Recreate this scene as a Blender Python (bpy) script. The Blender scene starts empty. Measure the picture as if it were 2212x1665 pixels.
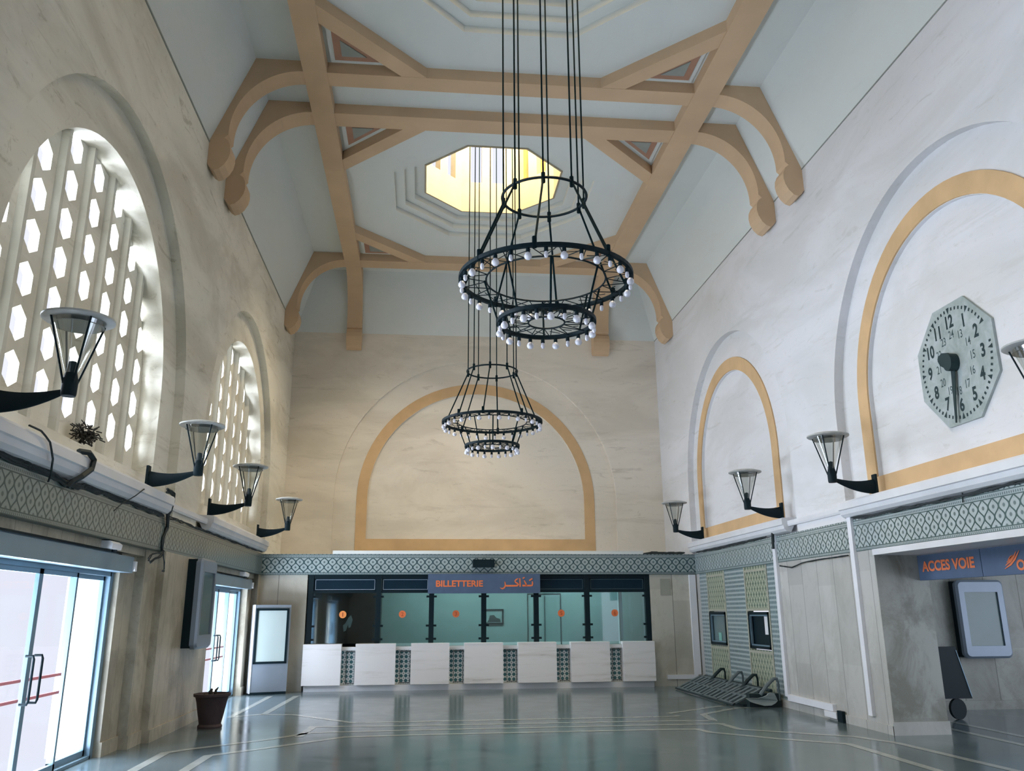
import bpy, math, random
from mathutils import Vector, Matrix
from mathutils.geometry import tessellate_polygon
random.seed(7)
PI = math.pi
sc = bpy.context.scene
COL = sc.collection

# ------------------------------------------------------------------ camera
F_PX, PITCH, ROLL, YAW, CX, CY = 1827.3239, .2774, .0061, .1035, -.632, -30.486
cam = bpy.data.cameras.new('camera'); camo = bpy.data.objects.new('camera', cam); COL.objects.link(camo)
cy_, sy_ = math.cos(YAW), math.sin(YAW); cp_, sp_ = math.cos(PITCH), math.sin(PITCH); cr_, sr_ = math.cos(ROLL), math.sin(ROLL)
Rv = Vector((cy_, -sy_, 0)); F0 = Vector((sy_, cy_, 0)); Zv = Vector((0, 0, 1))
Fw = F0 * cp_ + Zv * sp_; Uv = -F0 * sp_ + Zv * cp_
Ax = Rv * cr_ - Uv * sr_; Bx = Rv * sr_ + Uv * cr_
camo.matrix_world = Matrix(((Ax.x, Bx.x, -Fw.x, 0), (Ax.y, Bx.y, -Fw.y, 0), (Ax.z, Bx.z, -Fw.z, 1.6), (0, 0, 0, 1)))
cam.sensor_fit = 'HORIZONTAL'; cam.sensor_width = 36.0; cam.lens = F_PX / 2212 * 36
cam.shift_x = -CX / 2212; cam.shift_y = CY / 2212
cam.clip_start = .05; cam.clip_end = 500
sc.camera = camo

# ------------------------------------------------------------------ view, sky, daylight
vs = sc.view_settings
vs.view_transform = 'Standard'; vs.look = 'None'; vs.gamma = 1.0; vs.exposure = 0.30; vs.use_curve_mapping = False
w = bpy.data.worlds.new('world'); sc.world = w; w.use_nodes = True
w.node_tree.nodes['Background'].inputs[0].default_value = (.86, .88, 1.0, 1)
w.node_tree.nodes['Background'].inputs[1].default_value = 0.84

def area(name, loc, direction, sx, sy, power, color):
    l = bpy.data.lights.new(name, 'AREA'); l.shape = 'RECTANGLE'; l.size = sx; l.size_y = sy
    l.energy = power; l.color = color
    o = bpy.data.objects.new(name, l); COL.objects.link(o); o.location = loc
    d = Vector(direction).normalized()
    o.rotation_euler = d.to_track_quat('-Z', 'Y').to_euler()
    return o
DAY = (.76, .86, 1.0)
WARM = (1.0, .83, .52)
XL, XR, YB, YU = -3.53, 6.28, 19.55, 21.92
Z0, Z1, ZT, ZC, ZB = 2.42, 2.86, 8.84, 10.41, 10.21
YS = -6.0                       # the hall is modelled from here to the ticket wall
for yc in (1.7, 9.0, 16.4):     # daylight outside the pierced windows; sunlit pavement outside the glass doors
    area('daylight_window', (-8.0, yc + 2.2, 6.4), (1, -.30, -.24), 5.5, 5.0, 3300, DAY)
    area('sunlit_pavement', (-5.7, yc - .3, -.06), (.25, 0, 1), 2.8, 4.6, 950 if yc > 15 else 1150, DAY)

for yc in (9.26, 16.82):        # warm lamp added under the closed roof of each lantern drum
    area('drum_fill', (1.33, yc, 13.5), (0, 0, -1), 2.2, 2.2, 600 if yc < 12 else 160, WARM)
area('sun_through_drum', (2.30, 15.95, 13.2), (-.80, .45, -.60), .9, .9, 420, (1.0, .82, .54))
area('daylight_platform', (12.6, 9.5, 1.4), (-1, .1, 0), 6.0, 2.2, 70, DAY)
area('sunlit_platform', (10.5, 6.0, .05), (-.5, 0, 1), 4.0, 5.0, 300, DAY)

# ------------------------------------------------------------------ helpers: materials
def rgb(r, g, b):
    f = lambda c: ((c / 255 + .055) / 1.055) ** 2.4 if c > 10 else c / 255 / 12.92
    return (f(r), f(g), f(b), 1)

class NT:
    def __init__(s, name, rough=.6, metal=0.0, spec=.5):
        s.mat = bpy.data.materials.new(name); s.mat.use_nodes = True
        s.n = s.mat.node_tree.nodes; s.l = s.mat.node_tree.links
        s.b = s.n['Principled BSDF']
        s.b.inputs['Roughness'].default_value = rough; s.b.inputs['Metallic'].default_value = metal
        s.b.inputs['Specular IOR Level'].default_value = spec
        tc = s.n.new('ShaderNodeTexCoord'); s.obj = tc.outputs['Object']
        sx = s.n.new('ShaderNodeSeparateXYZ'); s.l.new(s.obj, sx.inputs[0])
        s.X, s.Y, s.Z = sx.outputs
    def _in(s, sock, v):
        if isinstance(v, bpy.types.NodeSocket): s.l.new(v, sock)
        elif isinstance(v, (tuple, list)): sock.default_value = v
        else: sock.default_value = v
    def m(s, op, a, b=0.0, c=0.0):
        n = s.n.new('ShaderNodeMath'); n.operation = op
        for i, v in enumerate((a, b, c)): s._in(n.inputs[i], v)
        return n.outputs[0]
    def mix(s, f, a, b, blend='MIX'):
        n = s.n.new('ShaderNodeMix'); n.data_type = 'RGBA'; n.blend_type = blend
        s._in(n.inputs[0], f); s._in(n.inputs[6], a); s._in(n.inputs[7], b)
        return n.outputs[2]
    def vec(s, x, y, z):
        n = s.n.new('ShaderNodeCombineXYZ')
        for i, v in enumerate((x, y, z)): s._in(n.inputs[i], v)
        return n.outputs[0]
    def noise(s, scale, detail=3.0, rough=.55, v=None, stretch=(1, 1, 1), dist=0.0):
        if v is None: v = s.vec(s.m('MULTIPLY', s.X, stretch[0]), s.m('MULTIPLY', s.Y, stretch[1]), s.m('MULTIPLY', s.Z, stretch[2]))
        n = s.n.new('ShaderNodeTexNoise'); s.l.new(v, n.inputs['Vector'])
        n.inputs['Scale'].default_value = scale; n.inputs['Detail'].default_value = detail
        n.inputs['Roughness'].default_value = rough; n.inputs['Distortion'].default_value = dist
        return n.outputs['Fac']
    def rand(s, v):
        n = s.n.new('ShaderNodeTexWhiteNoise'); n.noise_dimensions = '2D'; s.l.new(v, n.inputs['Vector'])
        return n.outputs['Value']
    def ramp(s, f, stops):
        n = s.n.new('ShaderNodeValToRGB'); s.l.new(f, n.inputs[0]); e = n.color_ramp.elements
        while len(e) < len(stops): e.new(.5)
        for el, (p, c) in zip(e, stops): el.position = p; el.color = c
        return n.outputs[0]
    def col(s, c): s._in(s.b.inputs['Base Color'], c); return s
    def bump(s, h, strength=.2, dist=.02):
        n = s.n.new('ShaderNodeBump'); n.inputs['Strength'].default_value = strength; n.inputs['Distance'].default_value = dist
        s.l.new(h, n.inputs['Height']); s.l.new(n.outputs[0], s.b.inputs['Normal']); return s
    def lt(s, a, t, soft):     # 1 where a<t
        return s.m('SUBTRACT', 1.0, s.m('SMOOTHSTEP_', a, t, soft)) if False else s._ls(a, t, soft)
    def _ls(s, a, t, soft):
        n = s.n.new('ShaderNodeMapRange'); n.interpolation_type = 'SMOOTHSTEP'
        s._in(n.inputs[0], a); n.inputs[1].default_value = t - soft; n.inputs[2].default_value = t + soft
        n.inputs[3].default_value = 1.0; n.inputs[4].default_value = 0.0
        return n.outputs[0]
    def frac(s, a): return s.m('FRACT', a)
    def tri(s, a):             # distance to the nearest integer
        return s.m('ABSOLUTE', s.m('SUBTRACT', s.m('FRACT', s.m('ADD', a, .5)), .5))

def plain(name, c, rough=.6, metal=0.0, spec=.5, vary=.08, scale=3.0):
    t = NT(name, rough, metal, spec)
    if vary:
        n = t.noise(scale, 4)
        a = tuple(x * (1 - vary) for x in c[:3]) + (1,); b = tuple(min(1, x * (1 + vary)) for x in c[:3]) + (1,)
        t.col(t.ramp(n, [(.3, a), (.7, b)]))
    else: t.col(c)
    return t.mat

def plaster(name, base, dark, horiz='Y', streak=.5):
    t = NT(name, .85, spec=.25)
    st = (1, .35, 1.0) if horiz == 'Y' else (.35, 1, 1.0)
    n1 = t.noise(.9, 5, .6, stretch=st, dist=.6)
    n2 = t.noise(2.6, 6, .7, stretch=(st[0], st[1], 1.6), dist=1.2)
    n3 = t.noise(11, 4, .7)
    c = t.mix(t.m('MULTIPLY', t._ls(n1, .47, .12), .55 * streak), base, dark)
    c = t.mix(t.m('MULTIPLY', t._ls(n2, .36, .05), .7 * streak), c, dark)
    c = t.mix(t.m('MULTIPLY', t._ls(n3, .34, .06), .45 * streak), c, dark)
    n4 = t.noise(1.3, 8, .75, stretch=(st[0] * .6, st[1] * .6, 2.2), dist=.4)
    c = t.mix(t.m('MULTIPLY', t._ls(n4, .40, .05), .45 * streak), c, dark)
    t.col(c); t.bump(t.m('ADD', n3, t.m('MULTIPLY', n2, .6)), .18, .015)
    return t.mat

CREAM = (.70, .665, .59, 1); CREAMD = (.44, .41, .35, 1)
M = {}
M['wall_side'] = plaster('plaster_side', (.76, .76, .785, 1), (.52, .52, .49, 1), 'Y', .6)
M['wall_left'] = plaster('plaster_left', (.82, .79, .70, 1), (.42, .38, .29, 1), 'Y', .8)
M['wall_back'] = plaster('plaster_back', (.82, .76, .67, 1), (.50, .45, .37, 1), 'X', .7)
M['ceiling'] = plaster('plaster_ceiling', (.71, .745, .73, 1), (.61, .645, .63, 1), 'Y', .35)
M['beam'] = plain('beam_ochre', (.62, .44, .28, 1), .75, vary=.08, scale=1.2)
M['ochre'] = plain('ochre_band', (.64, .43, .23, 1), .75, vary=.10, scale=2.0)
M['terracotta'] = plain('terracotta_moulding', (.40, .22, .15, 1), .75)
M['stone_white'] = plain('white_marble_ledge', (.72, .73, .76, 1), .45, vary=.06, scale=2)
M['drum'] = plain('drum_cream', (.42, .365, .26, 1), .8, vary=.06)
M['gap_shade_coffer'] = plain('gap_shade_coffer_grey', (.30, .32, .29, 1), .9)  # grey of the painted wall-top shadow gaps and the coffer triangles
M['iron'] = plain('black_iron', (.0015, .012, .018, 1), .6, spec=.22, vary=.1)
M['rope'] = plain('dark_rope', (.003, .014, .018, 1), .8, spec=.1, vary=.2, scale=30)
M['cable'] = plain('black_cable', (.012, .022, .026, 1), .6, vary=.2, scale=20)
M['bulb'] = plain('white_bulb_glass', (.78, .78, .88, 1), .15, vary=0)
M['white_pvc'] = plain('white_plastic', (.80, .82, .88, 1), .4, vary=.03)
M['alu'] = plain('grey_aluminium', (.17, .27, .35, 1), .4, .2, vary=.05)
M['alu_light'] = plain('pale_aluminium', (.22, .32, .40, 1), .35, .3, vary=.05)
M['black'] = plain('black_paint', (.0015, .012, .018, 1), .5, spec=.25, vary=0)
M['navy'] = plain('navy_panel', (.006, .022, .038, 1), .5, spec=.15, vary=.1)
M['sign'] = plain('slate_blue_sign', (.080, .125, .215, 1), .45, vary=.06, scale=6)
M['orange'] = plain('orange_letter', (.80, .20, .07, 1), .5, vary=.05)
M['orange_light'] = plain('orange_sticker', (.85, .30, .08, 1), .5, vary=0)
M['red'] = plain('red_tape', (.80, .28, .32, 1), .5, vary=0)
M['clock_face'] = None
M['pot'] = plain('brown_clay_pot', (.045, .028, .032, 1), .7, vary=.15, scale=8)
M['soil'] = plain('dry_soil', (.03, .028, .025, 1), .95)
M['screen'] = plain('pale_screen', (.50, .60, .60, 1), .12, vary=.03, scale=1.5)
M['screen_dark'] = plain('grey_green_screen', (.15, .22, .23, 1), .08, vary=.06, scale=2)
M['office'] = plain('office_wall', (.30, .42, .42, 1), .6, vary=.08, scale=1.5)
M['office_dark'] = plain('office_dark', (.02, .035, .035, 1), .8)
M['paper'] = plain('white_paper', (.78, .80, .84, 1), .7, vary=0)
M['bench'] = plain('grey_bench_steel', (.13, .17, .19, 1), .5, .1, vary=.15, scale=9)
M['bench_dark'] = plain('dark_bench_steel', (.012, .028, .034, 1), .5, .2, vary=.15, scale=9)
M['brown'] = plain('brown_shutter', (.45, .22, .07, 1), .7)

def glass(name, tint=(.9, .95, .95, 1), gloss=.12, rough=.03):
    mat = bpy.data.materials.new(name); mat.use_nodes = True; n = mat.node_tree.nodes; l = mat.node_tree.links
    n.remove(n['Principled BSDF']); out = n['Material Output']
    tr = n.new('ShaderNodeBsdfTransparent'); tr.inputs[0].default_value = tint
    gl = n.new('ShaderNodeBsdfGlossy'); gl.inputs['Roughness'].default_value = rough; gl.inputs[0].default_value = (.9, .95, 1, 1)
    mx = n.new('ShaderNodeMixShader'); mx.inputs[0].default_value = gloss
    l.new(tr.outputs[0], mx.inputs[1]); l.new(gl.outputs[0], mx.inputs[2]); l.new(mx.outputs[0], out.inputs[0])
    return mat
M['glass'] = glass('door_glass', (.985, .99, 1.0, 1), .05)
M['glass_office'] = glass('office_glass', (.62, .74, .74, 1), .13)
M['glass_lamp'] = glass('lantern_glass', (.86, .87, .84, 1), .16, .08)

# veined marble / travertine cladding, vertical slabs
def cladding(name, axis, base, dark, wid=.45, off=0.0, dirt=.6):
    t = NT(name, .38, spec=.4); H = t.X if axis == 'X' else t.Y
    u = t.m('DIVIDE', t.m('ADD', H, off), wid)
    fl = t.m('FLOOR', u)
    zz = t.m('FLOOR', t.m('ADD', t.m('DIVIDE', t.Z, 1.25), t.m('MULTIPLY', t.rand(t.vec(fl, 3.3, 0)), .9)))
    r = t.rand(t.vec(fl, zz, 0))
    n1 = t.noise(1.7, 7, .68, stretch=(1, 1, .7), dist=.5)
    n2 = t.noise(7, 5, .7, dist=.8)
    c = t.mix(r, base, tuple(x * .80 for x in base[:3]) + (1,))
    c = t.mix(t.m('MULTIPLY', t._ls(n1, .47, .12), dirt), c, dark)
    c = t.mix(t.m('MULTIPLY', t._ls(n2, .38, .08), .4 * dirt), c, dark)
    j = t._ls(t.tri(u), .011, .006)
    c = t.mix(t.m('MULTIPLY', j, .75), c, tuple(x * .35 for x in dark[:3]) + (1,))
    t.col(c); return t.mat
M['clad_right'] = cladding('cladding_right', 'Y', (.56, .56, .54, 1), (.34, .34, .31, 1), .56, .1, .5)
M['clad_rightX'] = cladding('cladding_right_jamb', 'X', (.40, .41, .38, 1), (.20, .20, .17, 1), 3.0, -5.9, .9)
M['clad_passage'] = cladding('cladding_passage', 'X', (.36, .37, .34, 1), (.19, .19, .165, 1), .62, .25, .8)
M['clad_left'] = cladding('cladding_left', 'Y', (.50, .46, .37, 1), (.25, .22, .165, 1), .34, .13, .8)
M['clad_back'] = cladding('cladding_back', 'X', (.62, .60, .53, 1), (.42, .40, .34, 1), .68, .42, .6)
M['clad_counter'] = cladding('counter_marble_pale', 'X', (.70, .70, .72, 1), (.52, .53, .53, 1), 90.0, 40, .25)
def counter_marble():
    t = NT('counter_marble', .35, spec=.4)
    n = t.noise(1.6, 6, .65, stretch=(.35, 1, 4.0), dist=.5); r = t.noise(.6, 2, .5)
    c = t.mix(t.m('MULTIPLY', t._ls(n, .42, .10), .6), (.86, .85, .87, 1), (.64, .63, .60, 1))
    c = t.mix(t.m('MULTIPLY', t._ls(n, .34, .02), .5), c, (.36, .37, .36, 1))
    t.col(c); return t.mat
M['counter'] = counter_marble()

# moorish ogee frieze (axis = horizontal object axis)
def frieze(name, axis, light, dark, p=.1775, pz=.225):
    t = NT(name, .3, spec=.5); H = t.X if axis == 'X' else t.Y
    u = t.m('DIVIDE', H, p); z = t.m('SUBTRACT', t.Z, Z0 + .05)
    ph = t.m('MULTIPLY', t.m('DIVIDE', z, pz), 2 * PI)
    c = t.m('MULTIPLY', t.m('COSINE', ph), .25)
    d1 = t.tri(t.m('SUBTRACT', u, c)); d2 = t.tri(t.m('SUBTRACT', t.m('ADD', u, c), .5))
    d = t.m('MINIMUM', d1, d2)
    line = t._ls(d, .082, .022)
    # flower in every cell, cells sit at u=.25 (z = pz/2) and u=.75 (z = 0)
    def dot(u0, z0, r, sx=1.0):
        a = t.m('MULTIPLY', t.tri(t.m('SUBTRACT', u, u0)), p * sx)
        b = t.m('MULTIPLY', t.tri(t.m('SUBTRACT', t.m('DIVIDE', z, pz), z0)), pz)
        return t._ls(t.m('SQRT', t.m('ADD', t.m('MULTIPLY', a, a), t.m('MULTIPLY', b, b))), r, .006)
    fl = t.m('MAXIMUM', dot(.25, .5, .022), dot(.75, 0, .022))
    tear = t.m('MAXIMUM', dot(.25, .5 + .26, .007, 1.6), dot(.75, .26, .007, 1.6))
    pat = t.m('MAXIMUM', line, t.m('MAXIMUM', t.m('MULTIPLY', fl, .75), t.m('MULTIPLY', tear, .5)))
    # borders
    zt = t.m('SUBTRACT', t.Z, Z0)
    hb = t._ls(t.m('ABSOLUTE', t.m('SUBTRACT', zt, .022)), .022, .001)
    ht = t._ls(t.m('ABSOLUTE', t.m('SUBTRACT', zt, .405)), .035, .001)
    border = t.m('MAXIMUM', hb, ht)
    dots = t._ls(t.tri(t.m('MULTIPLY', H, 28)), .26, .05)
    db = t.m('MULTIPLY', dots, t.m('MAXIMUM', t._ls(t.m('ABSOLUTE', t.m('SUBTRACT', zt, .024)), .012, .002),
                                   t._ls(t.m('ABSOLUTE', t.m('SUBTRACT', zt, .397)), .014, .002)))
    edge = t._ls(t.m('MINIMUM', t.m('MINIMUM', t.m('ABSOLUTE', t.m('SUBTRACT', zt, .046)), t.m('ABSOLUTE', t.m('SUBTRACT', zt, .368))),
                     t.m('MINIMUM', t.m('ABSOLUTE', t.m('SUBTRACT', zt, .004)), t.m('ABSOLUTE', t.m('SUBTRACT', zt, .432)))), .006, .002)
    pat = t.m('MAXIMUM', t.m('MULTIPLY', pat, t.m('SUBTRACT', 1.0, border)), t.m('MAXIMUM', edge, t.m('MULTIPLY', db, .8)))
    n = t.noise(3, 5, .6)
    base = t.ramp(n, [(.3, tuple(x * .85 for x in light[:3]) + (1,)), (.7, light)])
    t.col(t.mix(pat, base, dark)); return t.mat
M['frieze_back'] = frieze('frieze_back', 'X', (.36, .43, .44, 1), (.012, .05, .06, 1))
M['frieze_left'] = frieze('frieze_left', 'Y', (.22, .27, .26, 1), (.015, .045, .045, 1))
M['frieze_right'] = frieze('frieze_right', 'Y', (.42, .49, .50, 1), (.05, .10, .10, 1))
def ogee_green():
    t = NT('green_ogee_tile', .3); p, pz = .135, .20
    u = t.m('DIVIDE', t.Y, p); z = t.m('DIVIDE', t.Z, pz)
    c = t.m('MULTIPLY', t.m('COSINE', t.m('MULTIPLY', z, 2 * PI)), .25)
    d = t.m('MINIMUM', t.tri(t.m('SUBTRACT', u, c)), t.tri(t.m('SUBTRACT', t.m('ADD', u, c), .5)))
    line = t._ls(d, .07, .03)
    def dot(u0, z0):
        a = t.m('MULTIPLY', t.tri(t.m('SUBTRACT', u, u0)), p); b = t.m('MULTIPLY', t.tri(t.m('SUBTRACT', z, z0)), pz)
        return t._ls(t.m('SQRT', t.m('ADD', t.m('MULTIPLY', a, a), t.m('MULTIPLY', b, b))), .016, .006)
    fl = t.m('MAXIMUM', dot(.25, .5), dot(.75, 0))
    c = t.mix(fl, (.24, .28, .20, 1), (.06, .12, .11, 1)); t.col(t.mix(line, c, (.50, .52, .42, 1))); return t.mat
def row_blue():
    t = NT('blue_row_tile', .3)
    a = t.tri(t.m('DIVIDE', t.Y, .068)); b = t.tri(t.m('DIVIDE', t.Z, .083))
    r = t.m('SQRT', t.m('ADD', t.m('MULTIPLY', t.m('MULTIPLY', a, a), .8), t.m('MULTIPLY', b, b)))
    ring = t._ls(r, .33, .05); c = t.mix(ring, (.40, .47, .48, 1), (.06, .13, .15, 1))
    c = t.mix(t._ls(r, .08, .04), c, (.30, .36, .36, 1)); t.col(c); return t.mat
def rosette():
    t = NT('teal_rosette_tile', .3); p = .098
    a = t.tri(t.m('DIVIDE', t.X, p)); b = t.tri(t.m('DIVIDE', t.Z, p))
    r = t.m('SQRT', t.m('ADD', t.m('MULTIPLY', a, a), t.m('MULTIPLY', b, b)))
    a2 = t.tri(t.m('ADD', t.m('DIVIDE', t.X, p), .5)); b2 = t.tri(t.m('ADD', t.m('DIVIDE', t.Z, p), .5))
    r2 = t.m('SQRT', t.m('ADD', t.m('MULTIPLY', a2, a2), t.m('MULTIPLY', b2, b2)))
    c = t.mix(t._ls(r, .34, .03), (.66, .72, .72, 1), (.02, .10, .12, 1))
    c = t.mix(t._ls(r, .14, .04), c, (.13, .34, .38, 1))
    c = t.mix(t._ls(t.m('MINIMUM', a, b), .03, .01), c, (.02, .10, .12, 1))
    c = t.mix(t.m('MULTIPLY', t._ls(r2, .14, .03), .7), c, (.12, .09, .09, 1)); t.col(c); return t.mat
M['tile_green'] = ogee_green(); M['tile_blue'] = row_blue(); M['tile_rosette'] = rosette()

def floor_mat():
    t = NT('polished_terrazzo', .13, spec=.6)
    n = t.noise(1.1, 6, .65, dist=.8); n2 = t.noise(60, 3, .6)
    c = t.ramp(n, [(.25, (.058, .094, .112, 1)), (.55, (.092, .132, .152, 1)), (.8, (.125, .165, .185, 1))])
    c = t.mix(t.m('MULTIPLY', n2, .25), c, (.16, .18, .17, 1))
    t.col(c)
    r = t.ramp(n, [(.2, (.10, .10, .10, 1)), (.8, (.22, .22, .22, 1))]); t.l.new(r, t.b.inputs['Roughness'])
    return t.mat
M['floor'] = floor_mat()
M['inlay'] = plain('floor_inlay', (.31, .335, .32, 1), .16, vary=.12, scale=4)
def clock_mat():
    t = NT('clock_plate', .6); n = t.noise(4, 5, .6, dist=.6)
    t.col(t.ramp(n, [(.35, (.30, .36, .35, 1)), (.65, (.44, .50, .51, 1))])); return t.mat
M['clock_face'] = clock_mat()
M['ink'] = plain('clock_black', (.012, .035, .040, 1), .7, vary=0)
M['ink_faint'] = plain('clock_grey', (.06, .10, .105, 1), .7, vary=0)

# ------------------------------------------------------------------ helpers: geometry
class MB:
    def __init__(s): s.v = []; s.f = []; s.mi = []
    def add(s, vs_, fs, mi=0):
        o = len(s.v); s.v += [tuple(v) for v in vs_]; s.f += [tuple(i + o for i in f) for f in fs]; s.mi += [mi] * len(fs); return s
    def box(s, x0, x1, y0, y1, z0, z1, mi=0):
        return s.add([(x0, y0, z0), (x1, y0, z0), (x1, y1, z0), (x0, y1, z0), (x0, y0, z1), (x1, y0, z1), (x1, y1, z1), (x0, y1, z1)],
                     [(0, 3, 2, 1), (4, 5, 6, 7), (0, 1, 5, 4), (1, 2, 6, 5), (2, 3, 7, 6), (3, 0, 4, 7)], mi)
    def tube(s, pts, r, n=8, closed=False, mi=0, flat=1.0):
        pts = [Vector(p) for p in pts]; N = len(pts); rs = r if isinstance(r, (list, tuple)) else [r] * N
        ring = []; prev = None
        for i, p in enumerate(pts):
            a = pts[(i - 1) % N] if (closed or i) else p; b = pts[(i + 1) % N] if (closed or i < N - 1) else p
            d = (b - a).normalized() if (b - a).length > 1e-9 else Vector((0, 0, 1))
            if prev is None:
                u = d.orthogonal().normalized() if abs(d.z) > .99 else d.cross(Vector((0, 0, 1))).normalized()
            else: u = (prev - d * prev.dot(d)).normalized()
            prev = u; v = d.cross(u)
            ring.append([p + u * math.cos(2 * PI * k / n) * rs[i] + v * math.sin(2 * PI * k / n) * rs[i] * flat for k in range(n)])
        vs_ = [q for rr in ring for q in rr]; fs = []
        for i in range(N if closed else N - 1):
            j = (i + 1) % N
            for k in range(n): k2 = (k + 1) % n; fs.append((i * n + k, i * n + k2, j * n + k2, j * n + k))
        if not closed: fs.append(tuple(range(n))[::-1]); fs.append(tuple((N - 1) * n + k for k in range(n)))
        return s.add(vs_, fs, mi)
    def lathe(s, prof, c=(0, 0, 0), n=24, mi=0, cap=True):
        vs_ = []; fs = []
        for r, z in prof:
            for k in range(n): vs_.append((c[0] + r * math.cos(2 * PI * k / n), c[1] + r * math.sin(2 * PI * k / n), c[2] + z))
        for i in range(len(prof) - 1):
            for k in range(n): k2 = (k + 1) % n; fs.append((i * n + k, i * n + k2, (i + 1) * n + k2, (i + 1) * n + k))
        if cap: fs.append(tuple(range(n))[::-1]); fs.append(tuple((len(prof) - 1) * n + k for k in range(n)))
        return s.add(vs_, fs, mi)
    def extrude(s, poly, fn, d0, d1, mi=0):   # poly of 2D points, fn(a,b,d)->xyz
        n = len(poly); vs_ = [fn(a, b, d0) for a, b in poly] + [fn(a, b, d1) for a, b in poly]
        tris = tessellate_polygon([[Vector((a, b, 0)) for a, b in poly]])
        fs = [tuple(t) for t in tris] + [tuple(i + n for i in t)[::-1] for t in tris]
        fs += [(i, (i + 1) % n, (i + 1) % n + n, i + n) for i in range(n)]
        return s.add(vs_, fs, mi)
    def holed(s, outer, holes, fn, mi=0):
        loops = [outer] + holes; allp = [p for l in loops for p in l]
        tris = tessellate_polygon([[Vector((a, b, 0)) for a, b in l] for l in loops])
        return s.add([fn(a, b) for a, b in allp], [tuple(t) for t in tris], mi)
    def reveal(s, loop, f0, f1, mi=0, closed=True):
        n = len(loop); vs_ = [f0(a, b) for a, b in loop] + [f1(a, b) for a, b in loop]
        return s.add(vs_, [(i, (i + 1) % n, (i + 1) % n + n, i + n) for i in range(n if closed else n - 1)], mi)
    def build(s, name, mats, parent=None, origin=None, smooth=False):
        if origin is None:
            q = parent
            while q is not None and q.get('_o') is None: q = q.parent
            origin = tuple(q['_o']) if q is not None else (0, 0, 0)
        me = bpy.data.meshes.new(name); ox, oy, oz = origin
        me.from_pydata([(x - ox, y - oy, z - oz) for x, y, z in s.v], [], s.f)
        mats = mats if isinstance(mats, (list, tuple)) else [mats]
        for m_ in mats: me.materials.append(m_)
        if len(mats) > 1:
            for p, i in zip(me.polygons, s.mi): p.material_index = i
        import bmesh
        bm = bmesh.new(); bm.from_mesh(me); bmesh.ops.recalc_face_normals(bm, faces=bm.faces); bm.to_mesh(me); bm.free()
        if smooth:
            for p in me.polygons: p.use_smooth = True
            try: me.set_sharp_from_angle(angle=math.radians(35))
            except Exception: pass
        o = bpy.data.objects.new(name, me); COL.objects.link(o)
        if parent is not None: o.parent = parent
        return o

def tag(o, label=None, cat=None, group=None, kind=None):
    if label: o['label'] = label
    if cat: o['category'] = cat
    if group: o['group'] = group
    if kind: o['kind'] = kind
    return o
def struct(o, label=None): return tag(o, label, None, None, 'structure')
def thing(name, loc, label, cat, group=None, kind=None):
    o = bpy.data.objects.new(name, None); COL.objects.link(o); o.location = loc; o['_o'] = tuple(loc)
    o.empty_display_size = .1
    return tag(o, label, cat, group, kind)
def copy_thing(o, loc, rotz=None, label=None):
    r = o.copy(); COL.objects.link(r); r.location = loc
    if rotz is not None: r.rotation_euler = (0, 0, rotz)
    if label: r['label'] = label
    for ch in list(o.children):
        c = ch.copy(); COL.objects.link(c); c.parent = r
        for g in list(ch.children):
            d = g.copy(); COL.objects.link(d); d.parent = c
    return r

def text_verts(body, height, bold=0.0, wscale=1.0):
    cu = bpy.data.curves.new('t', 'FONT'); cu.body = body; cu.size = 1.0; cu.offset = bold; cu.resolution_u = 4
    ob = bpy.data.objects.new('t', cu); COL.objects.link(ob)
    dg = bpy.context.evaluated_depsgraph_get(); dg.update()
    me = ob.evaluated_get(dg).to_mesh()
    vs_ = [v.co.copy() for v in me.vertices]; fs = [tuple(p.vertices) for p in me.polygons]
    ob.evaluated_get(dg).to_mesh_clear(); bpy.data.objects.remove(ob); bpy.data.curves.remove(cu)
    x0 = min(v.x for v in vs_); x1 = max(v.x for v in vs_); y0 = min(v.y for v in vs_); y1 = max(v.y for v in vs_)
    k = height / (y1 - y0)
    return [((v.x - x0) * k * wscale, (v.y - y0) * k) for v in vs_], fs, (x1 - x0) * k * wscale

def arch(c, r, zb, zc, n=40):
    pts = [(c - r, zb)] + [(c - r * math.cos(PI * i / n), zc + r * math.sin(PI * i / n)) for i in range(n + 1)] + [(c + r, zb)]
    return pts

# ------------------------------------------------------------------ floor
def strips(b, pts, wd, z=.002, mi=1):
    P = [Vector((x, y)) for x, y in pts]; L = []; R = []
    for i, p in enumerate(P):
        d0 = (P[i] - P[i - 1]).normalized() if i else (P[1] - P[0]).normalized()
        d1 = (P[i + 1] - P[i]).normalized() if i < len(P) - 1 else d0
        t = (d0 + d1).normalized(); nrm = Vector((-t.y, t.x)); k = wd / 2 / max(.5, nrm.dot(Vector((-d0.y, d0.x))))
        L.append(p + nrm * k); R.append(p - nrm * k)
    vs_ = [(q.x, q.y, z) for q in L] + [(q.x, q.y, z) for q in R]; n = len(P)
    b.add(vs_, [(i, i + 1, i + 1 + n, i + n) for i in range(n - 1)], mi)
b = MB(); b.add([(-4.0, YS, 0), (13.0, YS, 0), (13.0, YU, 0), (-4.0, YU, 0)], [(0, 1, 2, 3)], 0)
W_ = .115
def frame_pair(side):
    for pts in (
        [(4.02, 14.44), (4.75, 15.02), (5.30, 15.45)],
        [(6.20, 15.08), (5.41, 15.06), (4.55, 14.25), (4.44, 13.40)]):
        strips(b, pts, W_)
strips(b, [(3.95, 14.02), (-1.01, 14.0), (-2.06, 15.22), (-2.64, 15.35), (-3.03, 15.0), (-3.0, 18.6)], W_)
strips(b, [(-2.56, 15.36), (-2.48, 18.6)], W_)
strips(b, [(3.95, 14.02), (4.10, 14.12)], W_)
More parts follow.
